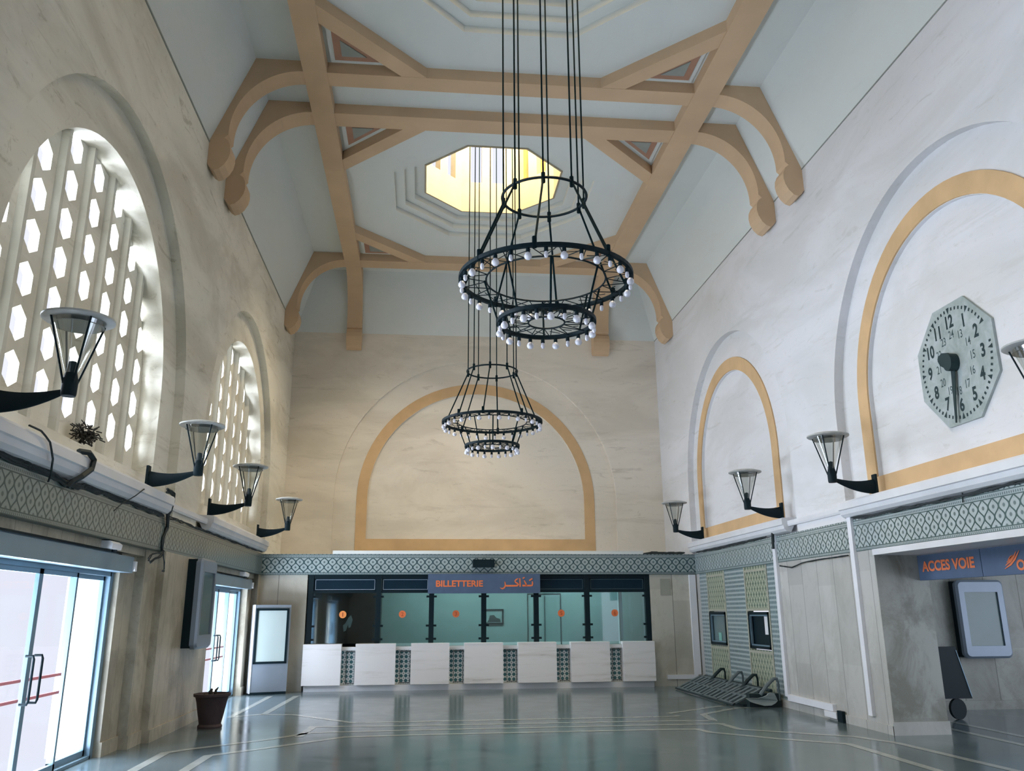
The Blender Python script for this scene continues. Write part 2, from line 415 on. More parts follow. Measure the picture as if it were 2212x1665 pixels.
strips(b, [(4.44, 13.40), (3.75, 13.50), (-.04, 13.52), (-1.55, 13.6), (-1.62, 12.55)], W_)
frame_pair(1)
strips(b, [(6.2, 7.9), (5.95, 10.9), (5.70, 11.50), (4.48, 12.42), (4.43, 13.04), (3.6, 13.06), (0, 13.02), (-1.5, 12.95), (-1.98, 12.37), (-2.85, 11.62), (-3.03, 11.4), (-3.03, 7.0)], W_)
strips(b, [(5.35, 7.9), (5.32, 10.9), (4.67, 11.44), (3.98, 12.18), (3.9, 12.52), (3.4, 12.56), (0, 12.53), (-1.0, 12.45), (-1.95, 11.55), (-2.46, 11.1), (-2.53, 7.0)], W_)
strips(b, [(7.38, 14.1), (7.36, 8.0)], W_); strips(b, [(7.86, 14.1), (7.84, 8.0)], W_)
struct(b.build('floor', [M['floor'], M['inlay']]), 'polished grey-green terrazzo floor with pale inlaid stripes')

# ------------------------------------------------------------------ ceiling, cove, drums
CXL, CXR = -2.92, 5.68; YE = 21.30
def octo(cx, cy, a):
    s_ = a * math.tan(PI / 8)
    return [(cx - s_, cy - a), (cx + s_, cy - a), (cx + a, cy - s_), (cx + a, cy + s_), (cx + s_, cy + a), (cx - s_, cy + a), (cx - a, cy + s_), (cx - a, cy - s_)]
OC = [(1.335, 9.26), (1.335, 16.82)]
b = MB()
b.holed([(CXL, YS), (CXR, YS), (CXR, YE), (CXL, YE)], [octo(x, y, 2.12) for x, y in OC], lambda a, c: (a, c, ZC))
for cx, cyy in OC:
    ap = [2.12, 1.91, 1.70, 1.48]; zz = [ZC, ZC + .12, ZC + .24, ZC + .36]
    for i in range(3):
        o0 = octo(cx, cyy, ap[i]); o1 = octo(cx, cyy, ap[i + 1])
        b.reveal(o0, lambda a, c, z=zz[i]: (a, c, z), lambda a, c, z=zz[i + 1]: (a, c, z))
        vs_ = [(x, y, zz[i + 1]) for x, y in o0] + [(x, y, zz[i + 1]) for x, y in o1]
        b.add(vs_, [(k, (k + 1) % 8, (k + 1) % 8 + 8, k + 8) for k in range(8)])
# cove slopes
b.add([(XL, YS, ZT), (CXL, YS, ZC), (CXL, YE, ZC), (XL, YU, ZT)], [(0, 1, 2, 3)])
b.add([(XR, YS, ZT), (CXR, YS, ZC), (CXR, YE, ZC), (XR, YU, ZT)], [(0, 1, 2, 3)])
b.add([(XL, YU, ZT), (XR, YU, ZT), (CXR, YE, ZC), (CXL, YE, ZC)], [(0, 1, 2, 3)])
struct(b.build('ceiling', [M['ceiling']]), 'pale grey plaster ceiling with sloping coves and stepped octagon coffers')
n_tr = [0]
def trim(mb, mats, label, smooth=False):
    n_tr[0] += 1
    return struct(mb.build('trim_%d' % n_tr[0], mats, smooth=smooth), label)
# lantern drums
for (cx, cyy), lab in zip(OC, ('octagonal lantern drum with tall windows above the near coffer', 'octagonal lantern drum with tall windows above the far coffer')):
    b = MB(); a = 1.48; s_ = a * math.tan(PI / 8)
    za, zb_, zw0, zw1 = ZC + .36, 13.8, 11.54, 13.3
    for k in range(8):
        th = k * PI / 4; nx, ny = math.cos(th), math.sin(th); tx, ty = -ny, nx
        fn = lambda u, z, nx=nx, ny=ny, tx=tx, ty=ty: (cx + nx * a + tx * u, cyy + ny * a + ty * u, z)
        fo = lambda u, z, nx=nx, ny=ny, tx=tx, ty=ty: (cx + nx * (a + .16) + tx * u, cyy + ny * (a + .16) + ty * u, z)
        holes = []
        for uc in (-.26, .26):
            h = [(uc - .135, zw0), (uc + .135, zw0), (uc + .135, zw1), (uc - .135, zw1)]; holes.append(h); b.reveal(h, fn, fo)
        b.holed([(-s_, za), (s_, za), (s_, zb_), (-s_, zb_)], holes, fn)
        if k == 1:
            for uc in (-.26, .26):
                b.add([fo(uc - .135, zw0), fo(uc + .135, zw0), fo(uc + .135, zw1), fo(uc - .135, zw1)], [(0, 1, 2, 3)], 1)
    b.add([(x, y, zb_) for x, y in octo(cx, cyy, a)], [tuple(range(8))], 0)
    # light rim at the foot of the drum
    o0 = octo(cx, cyy, a + .005); o1 = octo(cx, cyy, a - .035)
    b.reveal(o0, lambda p, q: (p, q, za - .02), lambda p, q: (p, q, za + .03)); b.reveal(o1, lambda p, q: (p, q, za - .02), lambda p, q: (p, q, za + .03))
    b.add([(x, y, za - .02) for x, y in o0] + [(x, y, za - .02) for x, y in o1], [(k, (k + 1) % 8, (k + 1) % 8 + 8, k + 8) for k in range(8)])
    trim(b, [M['drum'], M['brown']], lab)

# ------------------------------------------------------------------ ceiling beams
def bracket_profile():
    pts = [(0, 8.44), (0, ZT), (.605, ZC), (1.40, ZC), (1.40, ZB)]
    for i in range(1, 19):
        t = PI / 2 * i / 18; pts.append((1.40 - 1.115 * math.sin(t), 9.02 + 1.19 * math.cos(t)))
    pts += [(.285, 8.97), (.225, 8.91), (.29, 8.86), (.33, 8.77), (.34, 8.66), (.32, 8.55), (.265, 8.44), (.19, 8.36), (.11, 8.33), (.05, 8.37)]
    return pts
BP = bracket_profile()
CB = [(12.36, 12.73, 'nearer cross beam of the ceiling pair with curved brackets'), (13.55, 13.97, 'farther cross beam of the ceiling pair with curved brackets'),
      (20.16, 20.62, 'cross beam nearest the ticket wall with curved brackets')]
for y0, y1, lab in CB:
    b = MB(); b.box(XL + 1.40, XR - 1.40, y0, y1, ZB, ZC + .01)
    b.extrude(BP, lambda p, z, d: (XL + p, d, z), y0, y1); b.extrude(BP, lambda p, z, d: (XR - p, d, z), y0, y1)
    trim(b, M['beam'], 'ochre ' + lab)
for y0, y1 in ((4.95, 5.32), (5.80, 6.16)):
    b = MB(); b.box(XL + 1.40, XR - 1.40, y0, y1, ZB, ZC + .01)
    b.extrude(BP, lambda p, z, d: (XL + p, d, z), y0, y1); b.extrude(BP, lambda p, z, d: (XR - p, d, z), y0, y1)
    trim(b, M['beam'], 'ochre cross beam overhead behind the camera')
for x0, x1, lab in ((-2.15, -1.76, 'left'), (4.49, 4.93, 'right')):
    b = MB(); b.box(x0, x1, YS, YU - 1.40, ZB - .012, ZC + .01)
    b.extrude([(p, z if z != ZB else ZB - .012) for p, z in BP], lambda p, z, d: (d, YU - p, z), x0, x1)
    trim(b, M['beam'], 'long ochre ceiling beam on the %s ending in a bracket on the back wall' % lab)
# diagonal corner beams and triangular coffers
def corner(cx, cyy, sx, sy, lab):
    b = MB(); i0, i1 = 1.22, 1.64
    P = lambda u, v: (cx + sx * u, cyy + sy * v)
    q = [P(i0, 0), P(i1, 0), P(0, i1), P(0, i0)]
    b.extrude(q, lambda p, c, z: (p, c, z), ZB + .006, ZC + .01)
    trim(b, M['beam'], 'ochre diagonal ceiling beam at the ' + lab)
    b = MB()
    def tri_(o, l): return [P(o, o), P(o + l, o), P(o, o + l)]
    t0 = tri_(.06, .98); t1 = tri_(.14, .76)
    b.extrude(t0, lambda p, c, z: (p, c, z), ZC - .035, ZC + .005, 0)
    b.extrude(t1, lambda p, c, z: (p, c, z), ZC - .05, ZC - .03, 1)
    b.extrude(tri_(.26, .40), lambda p, c, z: (p, c, z), ZC - .062, ZC - .045, 2)
    trim(b, [M['ceiling'], M['terracotta'], M['gap_shade_coffer']], 'triangular terracotta coffer at the ' + lab)
for (ya, yb_, bay) in ((6.16, 12.36, 'near'), (13.97, 20.16, 'far')):
    corner(-1.76, yb_, 1, -1, 'far left corner of the %s ceiling bay' % bay)
    corner(4.49, yb_, -1, -1, 'far right corner of the %s ceiling bay' % bay)
    if bay == 'far':
        corner(-1.76, ya, 1, 1, 'near left corner of the %s ceiling bay' % bay)
        corner(4.49, ya, -1, 1, 'near right corner of the %s ceiling bay' % bay)

# ------------------------------------------------------------------ side walls, upper part
def side_wall(name, X, s, bays, mat, label):
    """s = outward direction (+1 right, -1 left)"""
    b = MB(); fn = lambda d: (lambda y, z: (X + s * d, y, z))
    edges = [YS] + [(bays[i]['c'] + bays[i + 1]['c']) / 2 for i in range(len(bays) - 1)] + [YU]
    for i, B_ in enumerate(bays):
        y0, y1 = edges[i], edges[i + 1]
        oa = arch(B_['c'], B_['r'], Z1, B_['zc'])
        b.holed([(y0, Z1 - .001), (y1, Z1 - .001), (y1, ZT), (y0, ZT)], [[(p, q + (0.001 if q == Z1 else 0)) for p, q in oa]], fn(0))
        b.reveal(oa, fn(0), fn(.14), closed=False)
        ia = B_['in']
        b.holed([(B_['c'] - B_['r'] - .1, Z1), (B_['c'] + B_['r'] + .1, Z1), (B_['c'] + B_['r'] + .1, B_['zc'] + B_['r'] + .1), (B_['c'] - B_['r'] - .1, B_['zc'] + B_['r'] + .1)],
                [ia], fn(.14))
        b.reveal(ia, fn(.14), fn(B_['depth']), closed=True)
        if B_.get('panel'):
            b.holed(ia, [], fn(B_['depth']))
    return struct(b.build(name, [mat]), label)
LC = [(2.05, 2.05), (9.45, 9.42), (16.72, 16.86)]
LW = [(1.9), (9.53), (16.88)]
side_wall('wall_left', XL, -1, [dict(c=c, r=3.0, zc=4.36, **{'in': arch(ci, 2.40, 3.36, 4.42)}, depth=.42) for c, ci in LC], M['wall_left'],
          'cream plaster left wall with recessed arches around the pierced windows')
RC = [(1.65, 1.65), (9.25, 9.32), (16.80, 17.0)]
side_wall('wall_right', XR, 1, [dict(c=c, r=2.9, zc=4.38, **{'in': arch(ci, 2.05, 3.42, 4.47)}, depth=.20, panel=True) for c, ci in RC], M['wall_side'],
          'white plaster right wall with blind arched niches')
# back wall
b = MB(); fb = lambda d: (lambda x, z: (x, YU + d, z))
oa = arch(1.36, 3.66, 2.9, 4.45); ia = arch(1.36, 2.81, 3.41, 4.42)
b.holed([(XL, 2.7), (XR, 2.7), (XR, ZT), (XL, ZT)], [oa], fb(0)); b.reveal(oa, fb(0), fb(.10), closed=False)
b.holed([(1.36 - 3.7, 2.8), (1.36 + 3.7, 2.8), (1.36 + 3.7, 8.2), (1.36 - 3.7, 8.2)], [ia], fb(.10)); b.reveal(ia, fb(.10), fb(.16)); b.holed(ia, [], fb(.16))
struct(b.build('wall_back', [M['wall_back']]), 'cream back wall with a large blind arch above the ticket office')
b = MB(); b.box(XL - .8, XR + .8, YS - .3, YS, 0, ZC + .2); struct(b.build('wall_front', [M['wall_back']]), 'plain plaster wall behind the camera')
# ochre bands round the blind arches
def ochre(c, r, zb, zc, r2, zb2, fn, d0, d1, label):
    b = MB(); o = arch(c, r, zb, zc); i_ = arch(c, r2, zb2, zc)
    b.holed(o, [i_], lambda p, q: fn(p, q, d0)); b.reveal(o, lambda p, q: fn(p, q, d0), lambda p, q: fn(p, q, d1)); b.reveal(i_, lambda p, q: fn(p, q, d0), lambda p, q: fn(p, q, d1))
    return trim(b, M['ochre'], label)
for (c, ci), lab in zip(RC, ('right wall behind the camera', 'niche holding the wall clock', 'far niche of the right wall')):
    ochre(ci, 2.33, 3.10, 4.47, 2.06, 3.42, lambda p, q, d: (XR + d, p, q), .115, .15, 'ochre painted band framing the ' + lab)
ochre(1.36, 3.09, 3.10, 4.42, 2.82, 3.41, lambda p, q, d: (p, YU + d, q), .085, .11, 'ochre painted band framing the back wall arch')
# wall-top joints, their shadow gaps painted as dark strips
b = MB(); b.box(XL, XL + .012, YS, YU, ZT - .028, ZT + .002); trim(b, M['gap_shade_coffer'], 'dark strip painting the shadow gap along the top of the left wall')
b = MB(); b.box(XR - .012, XR, YS, YU, ZT - .016, ZT + .002); trim(b, M['gap_shade_coffer'], 'dark strip painting the shadow gap along the top of the right wall')

# ------------------------------------------------------------------ pierced arched windows
def lattice(i, cyy, label):
    root = thing('window_%d' % i, (-3.95, cyy, 3.3), label, None, None, 'structure')
    b = MB(); X0, X1 = -3.95, -4.05; dy, dz = .672, .457; ho = [(0, -.185), (.155, -.095), (.155, .095), (0, .185), (-.155, .095), (-.155, -.095)]
    for j in range(-4, 5):
        for k in range(-1, 8):
            yc, zc = cyy + j * dy, 3.867 + k * dz
            blind = (k < 0)
            cor = [(-dy / 2, -dz / 2), (dy / 2, -dz / 2), (dy / 2, dz / 2), (-dy / 2, dz / 2)]
            if blind: b.add([(X0, yc + p, zc + q) for p, q in cor], [(0, 1, 2, 3)]); continue
            for X in (X0, X1):
                b.add([(X, yc + p, zc + q) for p, q in cor + ho], [(0, 4, 9), (0, 1, 4), (1, 5, 4), (1, 2, 6, 5), (2, 7, 6), (2, 3, 7), (3, 8, 7), (3, 0, 9, 8)])
            b.reveal(ho, lambda p, q: (X0, yc + p, zc + q), lambda p, q: (X1, yc + p, zc + q))
    b.build('pierced_panel', M['wall_left'], root)
    for j in range(-4, 4):
        yc = cyy + (j + .5) * dy; r = MB()
        r.extrude([(-.06, 0), (-.035, .075), (.035, .075), (.06, 0)], lambda p, q, d: (-3.95 + q, yc + p, d), 3.38, 7.0)
        r.build('rib', M['stone_lat'], root)
M['stone_lat'] = plaster('lattice_plaster', (.66, .64, .57, 1), (.45, .42, .34, 1), 'Y', .5)
for i, (cw, lab) in enumerate(zip(LW, ('pierced arched window in the left wall behind the camera', 'large pierced arched window on the left, nearest the camera', 'pierced arched window on the left, next to the back wall'))):
    lattice(i + 1, cw, lab)

# ------------------------------------------------------------------ friezes and ledges
b = MB(); b.box(-3.9, XL + .01, YS, YB, Z0, Z1 + .02); trim(b, M['frieze_left'], 'moorish tiled frieze along the left wall')
b = MB(); b.box(XR - .01, XR + .76, YS, YB, Z0, Z1 + .02); trim(b, M['frieze_right'], 'moorish tiled frieze along the right wall')
b = MB(); b.box(XL, XR, YB - .03, YB + .3, Z0, Z1 + .01); trim(b, M['frieze_back'], 'moorish tiled frieze above the ticket windows')
b = MB(); b.box(XL - .3, XR + .3, YB + .1, YU + .05, Z1 - .06, Z1 + .005); trim(b, M['ceiling'], 'flat roof of the ticket office')
b = MB(); b.box(-2.0, 5.05, YB - .04, YB + .16, Z1 + .012, Z1 + .085); trim(b, M['ceiling'], 'white stone sill strip above the back frieze')
def ledge(s, X, y0, y1, thick, lab):
    b = MB()
    if thick:
        prof = [(-.02, 2.90), (.06, 2.92), (.10, 2.96), (.11, 3.02), (.135, 3.03), (.135, 3.12), (.12, 3.145), (-.16, 3.16)]
    else: prof = [(-.02, 3.0), (.03, 3.0), (.04, 3.03), (.04, 3.09), (-.02, 3.10)]
    b.extrude(prof, lambda p, z, d: (X - s * p, d, z), y0, y1); trim(b, M['stone_white'], lab)
ledge(-1, XL, 6.0, 12.02, True, 'white moulded ledge under the near left window')
ledge(-1, XL, 12.25, 14.3, False, 'thin ledge between the two left windows')
ledge(-1, XL, 14.3, 19.5, True, 'white moulded ledge under the far left window')
ledge(1, XR, 6.0, 12.15, True, 'white moulded ledge under the clock niche')
ledge(1, XR, 12.15, 14.2, False, 'thin ledge between the two right niches')
ledge(1, XR, 14.2, 19.62, True, 'white moulded ledge under the far right niche')

# ------------------------------------------------------------------ lower left wall and glass doors
def steps(name, mat, segs, label, z1=Z0 + .01):
    b = MB()
    for x, y0, y1 in segs: b.box(x - .6, x, y0, y1, 0, z1)
    return struct(b.build(name, [mat]), label)
LS = [(-3.72, 11.16, 11.72), (-3.60, 11.72, 12.24), (-3.50, 12.24, 15.0), (-3.66, 18.86, 19.25), (-3.53, 19.25, 22.0), (-3.72, 4.0, 7.2), (-3.72, YS, -.4)]
steps('wall_left_lower', M['clad_left'], LS, 'brown veined marble cladding of the lower left wall')
b = MB()
for x, y0, y1 in LS: b.box(x, x + .025, y0, y1 - (.0), 0, .16)
struct(b.build('baseboard_left', [M['clad_left']]), 'marble baseboard along the left wall')
b = MB(); b.box(-4.6, -3.62, YS, YB, Z0 - .09, Z0); trim(b, M['clad_left'], 'stone lintel under the left frieze')
b = MB(); b.box(-4.1, -3.88, YS, YB, 2.30, 3.4); trim(b, M['ceiling'], 'backing wall above the left doors')

def glass_door(i, y1, label, n_dec=True):
    W = 3.9; y0 = y1 - W; X = -3.85
    root = thing('door_%d' % i, (X, (y0 + y1) / 2, 0), label, None, None, 'structure')
    b = MB(); b.box(X - .06, X + .06, y0 - .06, y0 + .04, 0, 2.36); b.box(X - .06, X + .06, y1 - .04, y1 + .06, 0, 2.36); b.box(X - .06, X + .06, y0, y1, 2.05, 2.14); b.box(X - .06, X + .06, y0, y1, 0, .035)
    b.box(X - .05, X + .05, y0, y1, 2.14, 2.36)
    b.build('door_frame', M['alu'], root)
    b = MB(); b.box(-3.76, -3.60, y0 - .06, y1 + .16, 2.10, 2.29); b.box(-3.78, -3.74, y0, y1, 2.29, 2.35)
    rb = b.build('operator_box', M['alu_light'], root)
    b = MB(); b.box(-3.62, -3.57, y1 + .14, y1 + .21, 2.12, 2.24); b.build('end_bracket', M['white_pvc'], rb)
    for k in range(4):
        a, c = y0 + .04 + k * (W - .08) / 4, y0 + .04 + (k + 1) * (W - .08) / 4; Xk = X + (.03 if k in (1, 2) else -.02)
        b = MB(); st = .045
        b.box(Xk - .02, Xk + .02, a, a + st, .03, 2.06); b.box(Xk - .02, Xk + .02, c - st, c, .03, 2.06); b.box(Xk - .02, Xk + .02, a, c, 2.0, 2.06); b.box(Xk - .02, Xk + .02, a, c, .03, .10)
        leaf = b.build('door_leaf', M['alu'], root)
        b = MB(); b.box(Xk - .004, Xk + .004, a + st, c - st, .10, 2.0); b.build('glass_pane', M['glass'], leaf)
        b = MB()
        for zz in (.80, .98): b.box(Xk + .005, Xk + .007, a + st + (.18 if k == 3 else .02), c - st - (.35 if k == 3 else .05), zz, zz + .028)
        if k < 3: b.build('red_tape', M['red'], leaf)
        if k in (1, 2):
            yh = c - .10 if k == 1 else a + .10; h = MB()
            h.tube([(Xk + .02, yh, .78), (Xk + .09, yh, .78), (Xk + .10, yh, .81), (Xk + .10, yh, 1.19), (Xk + .09, yh, 1.22), (Xk + .02, yh, 1.22)], .013, 8)
            h.build('door_handle', M['iron'], leaf, smooth=True)
    return root
glass_door(1, 11.10, 'sliding glass entrance doors on the left, nearest the camera')
glass_door(2, 18.82, 'sliding glass entrance doors on the left beside the display totem')
glass_door(3, 3.6, 'sliding glass entrance doors on the left behind the camera')
def sensor(y, z, lab):
    t = thing('motion_sensor', (-3.58, y, z), lab, 'sensor')
    b = MB(); b.extrude([(-.06, -.03), (.06, -.04), (.07, .02), (.03, .05), (-.06, .05)], lambda p, q, d: (-3.56 + p, d, z + q), y - .16, y + .16); b.build('housing', M['white_pvc'], t)
    b = MB(); b.lathe([(.03, 0), (.03, .03), (.02, .045)], (-3.56, y + .11, z - .06), 12); b.build('lens', M['cable'], t)
sensor(10.3, 2.36, 'small white motion sensor above the near glass doors'); sensor(17.9, 2.36, 'small motion sensor above the far glass doors')

# ------------------------------------------------------------------ lower right wall, passage
YJ = 11.52
b = MB(); b.box(XR, XR + .76, YJ, 14.86, 0, Z0 + .01); b.box(XR, XR + .76, 19.30, YB + .4, 0, Z0 + .01)
struct(b.build('wall_right_lower', [M['clad_right']]), 'pale marble cladding of the lower right wall')
b = MB(); b.box(XR + .004, XR + .762, YJ - .004, YJ + .1, 0, 2.34); struct(b.build('wall_jamb', [M['clad_rightX']]), 'stained grey marble jamb of the platform passage')
b = MB(); b.box(XR - .022, XR, YJ - .02, 14.86, 0, .115); b.box(XR - .022, XR + .775, YJ - .024, YJ, 0, .165)
b.box(XR - .022, XR, 14.86, 19.3, 0, .115); struct(b.build('baseboard_right', [M['clad_right']]), 'marble baseboard along the right wall')
b = MB(); b.box(XR - .02, XR + .76, YS, YJ, 2.34, Z0); trim(b, M['stone_white'], 'pale stone lintel over the platform passage')
b = MB(); b.box(XR, XR + .76, YS, 5.2, 0, 2.35); struct(b.build('wall_right_near', [M['clad_right']]), 'right wall pier behind the camera')
b = MB(); b.box(XR + .76, 13.0, 14.2, 14.5, 0, 3.2); struct(b.build('wall_passage', [M['clad_passage']]), 'marble back wall of the platform passage')
b = MB(); b.box(XR + .74, 13.0, YS + 4, 14.4, 2.62, 2.8); struct(b.build('ceiling_passage', [M['ceiling']]), 'low ceiling of the platform passage')
b = MB(); b.box(XR + .76, 13, 14.17, 14.2, 0, .14); struct(b.build('baseboard_passage', [M['clad_rightX']]), 'marble baseboard of the passage')

# tiled wall section with two small windows
TY = [14.87, 15.40, 16.50, 17.68, 18.76, 19.31]; xw = XR
b = MB(); mi = [1, 0, 1, 0, 1]
for k in range(5):
    y0, y1 = TY[k], TY[k + 1]
    hole = {1: (15.44, 16.44), 3: (17.73, 18.74)}.get(k)
    if hole:
        b.box(xw, xw + .1, y0, y1, 1.60, Z0 + .01, 0); b.box(xw, xw + .1, y0, y1, 0, .90, 0)
        b.box(xw, xw + .1, y0, hole[0], .90, 1.60, 0); b.box(xw, xw + .1, hole[1], y1, .90, 1.60, 0)
    else: b.box(xw, xw + .1, y0, y1, 0, Z0 + .01, 1)
struct(b.build('wall_tiled', [M['tile_green'], M['tile_blue']]), 'green and blue moorish tile panels around two hatch windows')
b = MB()
for y in TY[1:5]: b.box(xw - .012, xw, y - .025, y + .025, 0, Z0)
for y0, y1 in ((15.40, 16.5), (17.68, 18.76)):
    for zz in (1.62, .86, 2.34): b.box(xw - .011, xw, y0, y1, zz - .02, zz + .02)
trim(b, plain('tile_border', (.42, .42, .34, 1), .4), 'pale olive tile borders between the tile panels')
for k, (y0, y1, lab, gm) in enumerate(((17.73, 18.74, 'small hatch window with grey glass nearer the ticket wall', 'screen_dark'), (15.44, 16.44, 'small dark hatch window with a white paper notice', 'black'))):
    root = thing('window_%d' % (4 + k), (xw, (y0 + y1) / 2, .92), lab, None, None, 'structure')
    b = MB(); f = .05
    for (a, c, z0, z1) in ((y0, y1, .92, .92 + f), (y0, y1, 1.58 - f, 1.58), (y0, y0 + f, .92, 1.58), (y1 - f, y1, .92, 1.58)): b.box(xw - .02, xw + .1, a, c, z0, z1)
    b.build('window_frame', M['black'], root)
    b = MB(); f2 = .025
    for (a, c, z0, z1) in ((y0 + f, y1 - f, .97, .97 + f2), (y0 + f, y1 - f, 1.53 - f2, 1.53), (y0 + f, y0 + f + f2, .97, 1.53), (y1 - f - f2, y1 - f, .97, 1.53)): b.box(xw - .01, xw + .03, a, c, z0, z1)
    b.build('sash', M['alu'], root)
    b = MB(); b.box(xw + .05, xw + .055, y0 + f, y1 - f, .96, 1.54); b.build('glass_pane', M[gm], root)
    if k == 1:
        b = MB(); b.box(xw + .02, xw + .024, y0 + .10, y0 + .30, 1.18, 1.50); tag(b.build('paper_notice', M['paper']), 'white paper notice taped inside the dark hatch window', 'notice')
    else:
        b = MB(); b.box(xw + .035, xw + .045, y0 + .45, y0 + .62, .99, 1.16); tag(b.build('green_bottle', plain('mint_plastic', (.22, .48, .42, 1), .5)), 'mint green container behind the grey hatch glass', 'bottle')

# ------------------------------------------------------------------ back: ticket office
b = MB(); b.box(XL, -2.52, YB, YB + .25, 0, Z0 + .01); struct(b.build('wall_ticket_left', [M['clad_back']]), 'beige marble cladding left of the ticket windows')
b = MB(); b.box(5.18, XR, YB, YB + .25, 0, Z0 + .01); struct(b.build('wall_ticket_right', [M['clad_back']]), 'beige marble cladding right of the ticket windows')
b = MB(); b.box(XL - .2, XR + .2, YU - .12, YU, 0, Z1 - .06); struct(b.build('wall_office_back', [M['office']]), 'grey-green rear wall inside the ticket office')
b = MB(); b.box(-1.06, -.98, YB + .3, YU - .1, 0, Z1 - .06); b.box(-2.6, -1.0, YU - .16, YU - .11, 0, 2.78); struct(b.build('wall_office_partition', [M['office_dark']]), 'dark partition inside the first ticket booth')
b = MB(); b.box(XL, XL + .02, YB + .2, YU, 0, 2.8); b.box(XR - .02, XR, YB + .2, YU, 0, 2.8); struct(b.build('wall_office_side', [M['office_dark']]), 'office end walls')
area('office_fill', (2.2, 20.75, 2.74), (0, 0, -1), 5.6, .5, 95, (.85, 1.0, 1.0))  # unseen lamp added to light the office inside
# counter
root = thing('ticket_counter', (1.35, 19.5, 0), 'long ticket counter of pale marble blocks with teal tile panels between them', 'counter')
b = MB(); b.box(-2.47, 5.15, 19.46, 19.75, 0, .118); b.build('plinth', M['stone_white'], root)
b = MB(); b.box(-2.45, 5.15, 19.56, 19.75, .118, .90); b.build('counter_body', M['clad_back'], root)
b = MB(); b.box(-2.45, 5.15, 19.44, 19.75, .83, .90); b.build('counter_sill', M['stone_white'], root)
bx = [(-2.508, -1.70), (-1.40, -.545), (-.216, .614), (.936, 1.786), (2.112, 2.963), (3.283, 4.155), (4.448, 5.17)]
for x0, x1 in bx:
    b = MB(); b.box(x0, x1, 19.34, 19.555, .130, .935); b.box(x0, x1, 19.335, 19.556, .935, .965); b.build('counter_block', M['counter'], root)
for (a, c), (d, e) in zip(bx[:-1], bx[1:]):
    b = MB(); b.box(c + .0, d, 19.548, 19.57, .13, .83); b.build('tile_panel', M['tile_rosette'], root)
    b = MB(); x0, x1 = c + .09, d - .012
    for q in ((x0, x1, .79, .81), (x0, x1, .145, .165), (x0, x0 + .012, .145, .81), (x1 - .012, x1, .145, .81)): b.box(q[0], q[1], 19.54, 19.55, q[2], q[3])
    b.build('panel_border', plain('panel_border', (.16, .17, .17, 1), .4) if 'pb' not in M else M['pb'], root)
# glazed screen
root = thing('ticket_window_screen', (1.35, 19.6, .9), 'dark framed glass ticket windows above the marble counter', 'ticket windows')
b = MB(); XS = [-2.44, -.96, .21, 1.375, 2.555, 3.72, 5.12]
b.box(-2.47, 5.16, 19.57, 19.66, 2.34, Z0); b.box(-2.47, 5.16, 19.57, 19.66, 2.03, 2.08)
for x in XS: b.box(x - .055, x + .055, 19.56, 19.68, .9, Z0)
b.build('post_frame', M['black'], root)
for k, (x0, x1) in enumerate(zip(XS[:-1], XS[1:])):
    b = MB(); b.box(x0 + .05, x1 - .05, 19.60, 19.612, .965, 2.04); gp = b.build('glass_pane', M['glass_office'], root)
    b = MB(); b.box(x0 + .06, x1 - .06, 19.60, 19.63, 2.08, 2.34); tp = b.build('transom_panel', M['navy'], root)
    b = MB(); u0, u1, z0, z1 = x0 + .09, x1 - .09, 2.10, 2.32; t_ = .009
    for q in ((u0, u1, z0, z0 + t_), (u0, u1, z1 - t_, z1), (u0, u0 + t_, z0, z1), (u1 - t_, u1, z0, z1)): b.box(q[0], q[1], 19.593, 19.6, q[2], q[3])
    b.build('outline_strip', plain('strip_%d' % k, (.34, .42, .52, 1) if k < 2 else (.06, .11, .13, 1), .5, vary=0), tp)
    for xx, sg in ((x0 + .055, 1), (x1 - .055, -1)):
        for zz in (1.95, 1.33, 1.05):
            b = MB(); b.box(min(xx, xx + sg * .06), max(xx, xx + sg * .06), 19.575, 19.62, zz - .022, zz + .022); b.build('glass_clip', M['black'], gp)
# numbered stickers
for n_, (px_, on) in enumerate(((-1.725, '1'), (-.427, '2'), (.755, '3'), (3.123, '5'), (4.351, '6'))):
    t = thing('number_sticker', (px_, 19.598, 1.575), {'1': 'brighter yellow-orange round sticker with a red numeral on the dark ticket pane', '2': 'orange round sticker on the ticket pane just right of the dark booth', '3': 'orange round sticker on the ticket pane under the BILLETTERIE lettering', '5': 'orange round sticker on the ticket pane between the blue sign end and the last pane', '6': 'orange round sticker on the last ticket pane beside the beige marble wall'}[on], 'sticker', 'round stickers on the ticket glass')
    r = .078; b = MB(); b.extrude([(r * math.cos(2 * PI * k / 28), r * math.sin(2 * PI * k / 28)) for k in range(28)], lambda p, q, d: (px_ + p, d, 1.575 + q), 19.592, 19.598)
    b.build('disc', M['orange_light'] if on == '1' else M['orange'], t)
    vs_, fs, wd = text_verts(on, .085, .02); b = MB(); b.add([(px_ - wd / 2 + p, 19.590, 1.575 - .0425 + q) for p, q in vs_], fs)
    b.build('numeral', plain('num_' + on, (.28, .02, .01, 1) if on == '1' else (.55, .10, .03, 1), .5, vary=0), t)
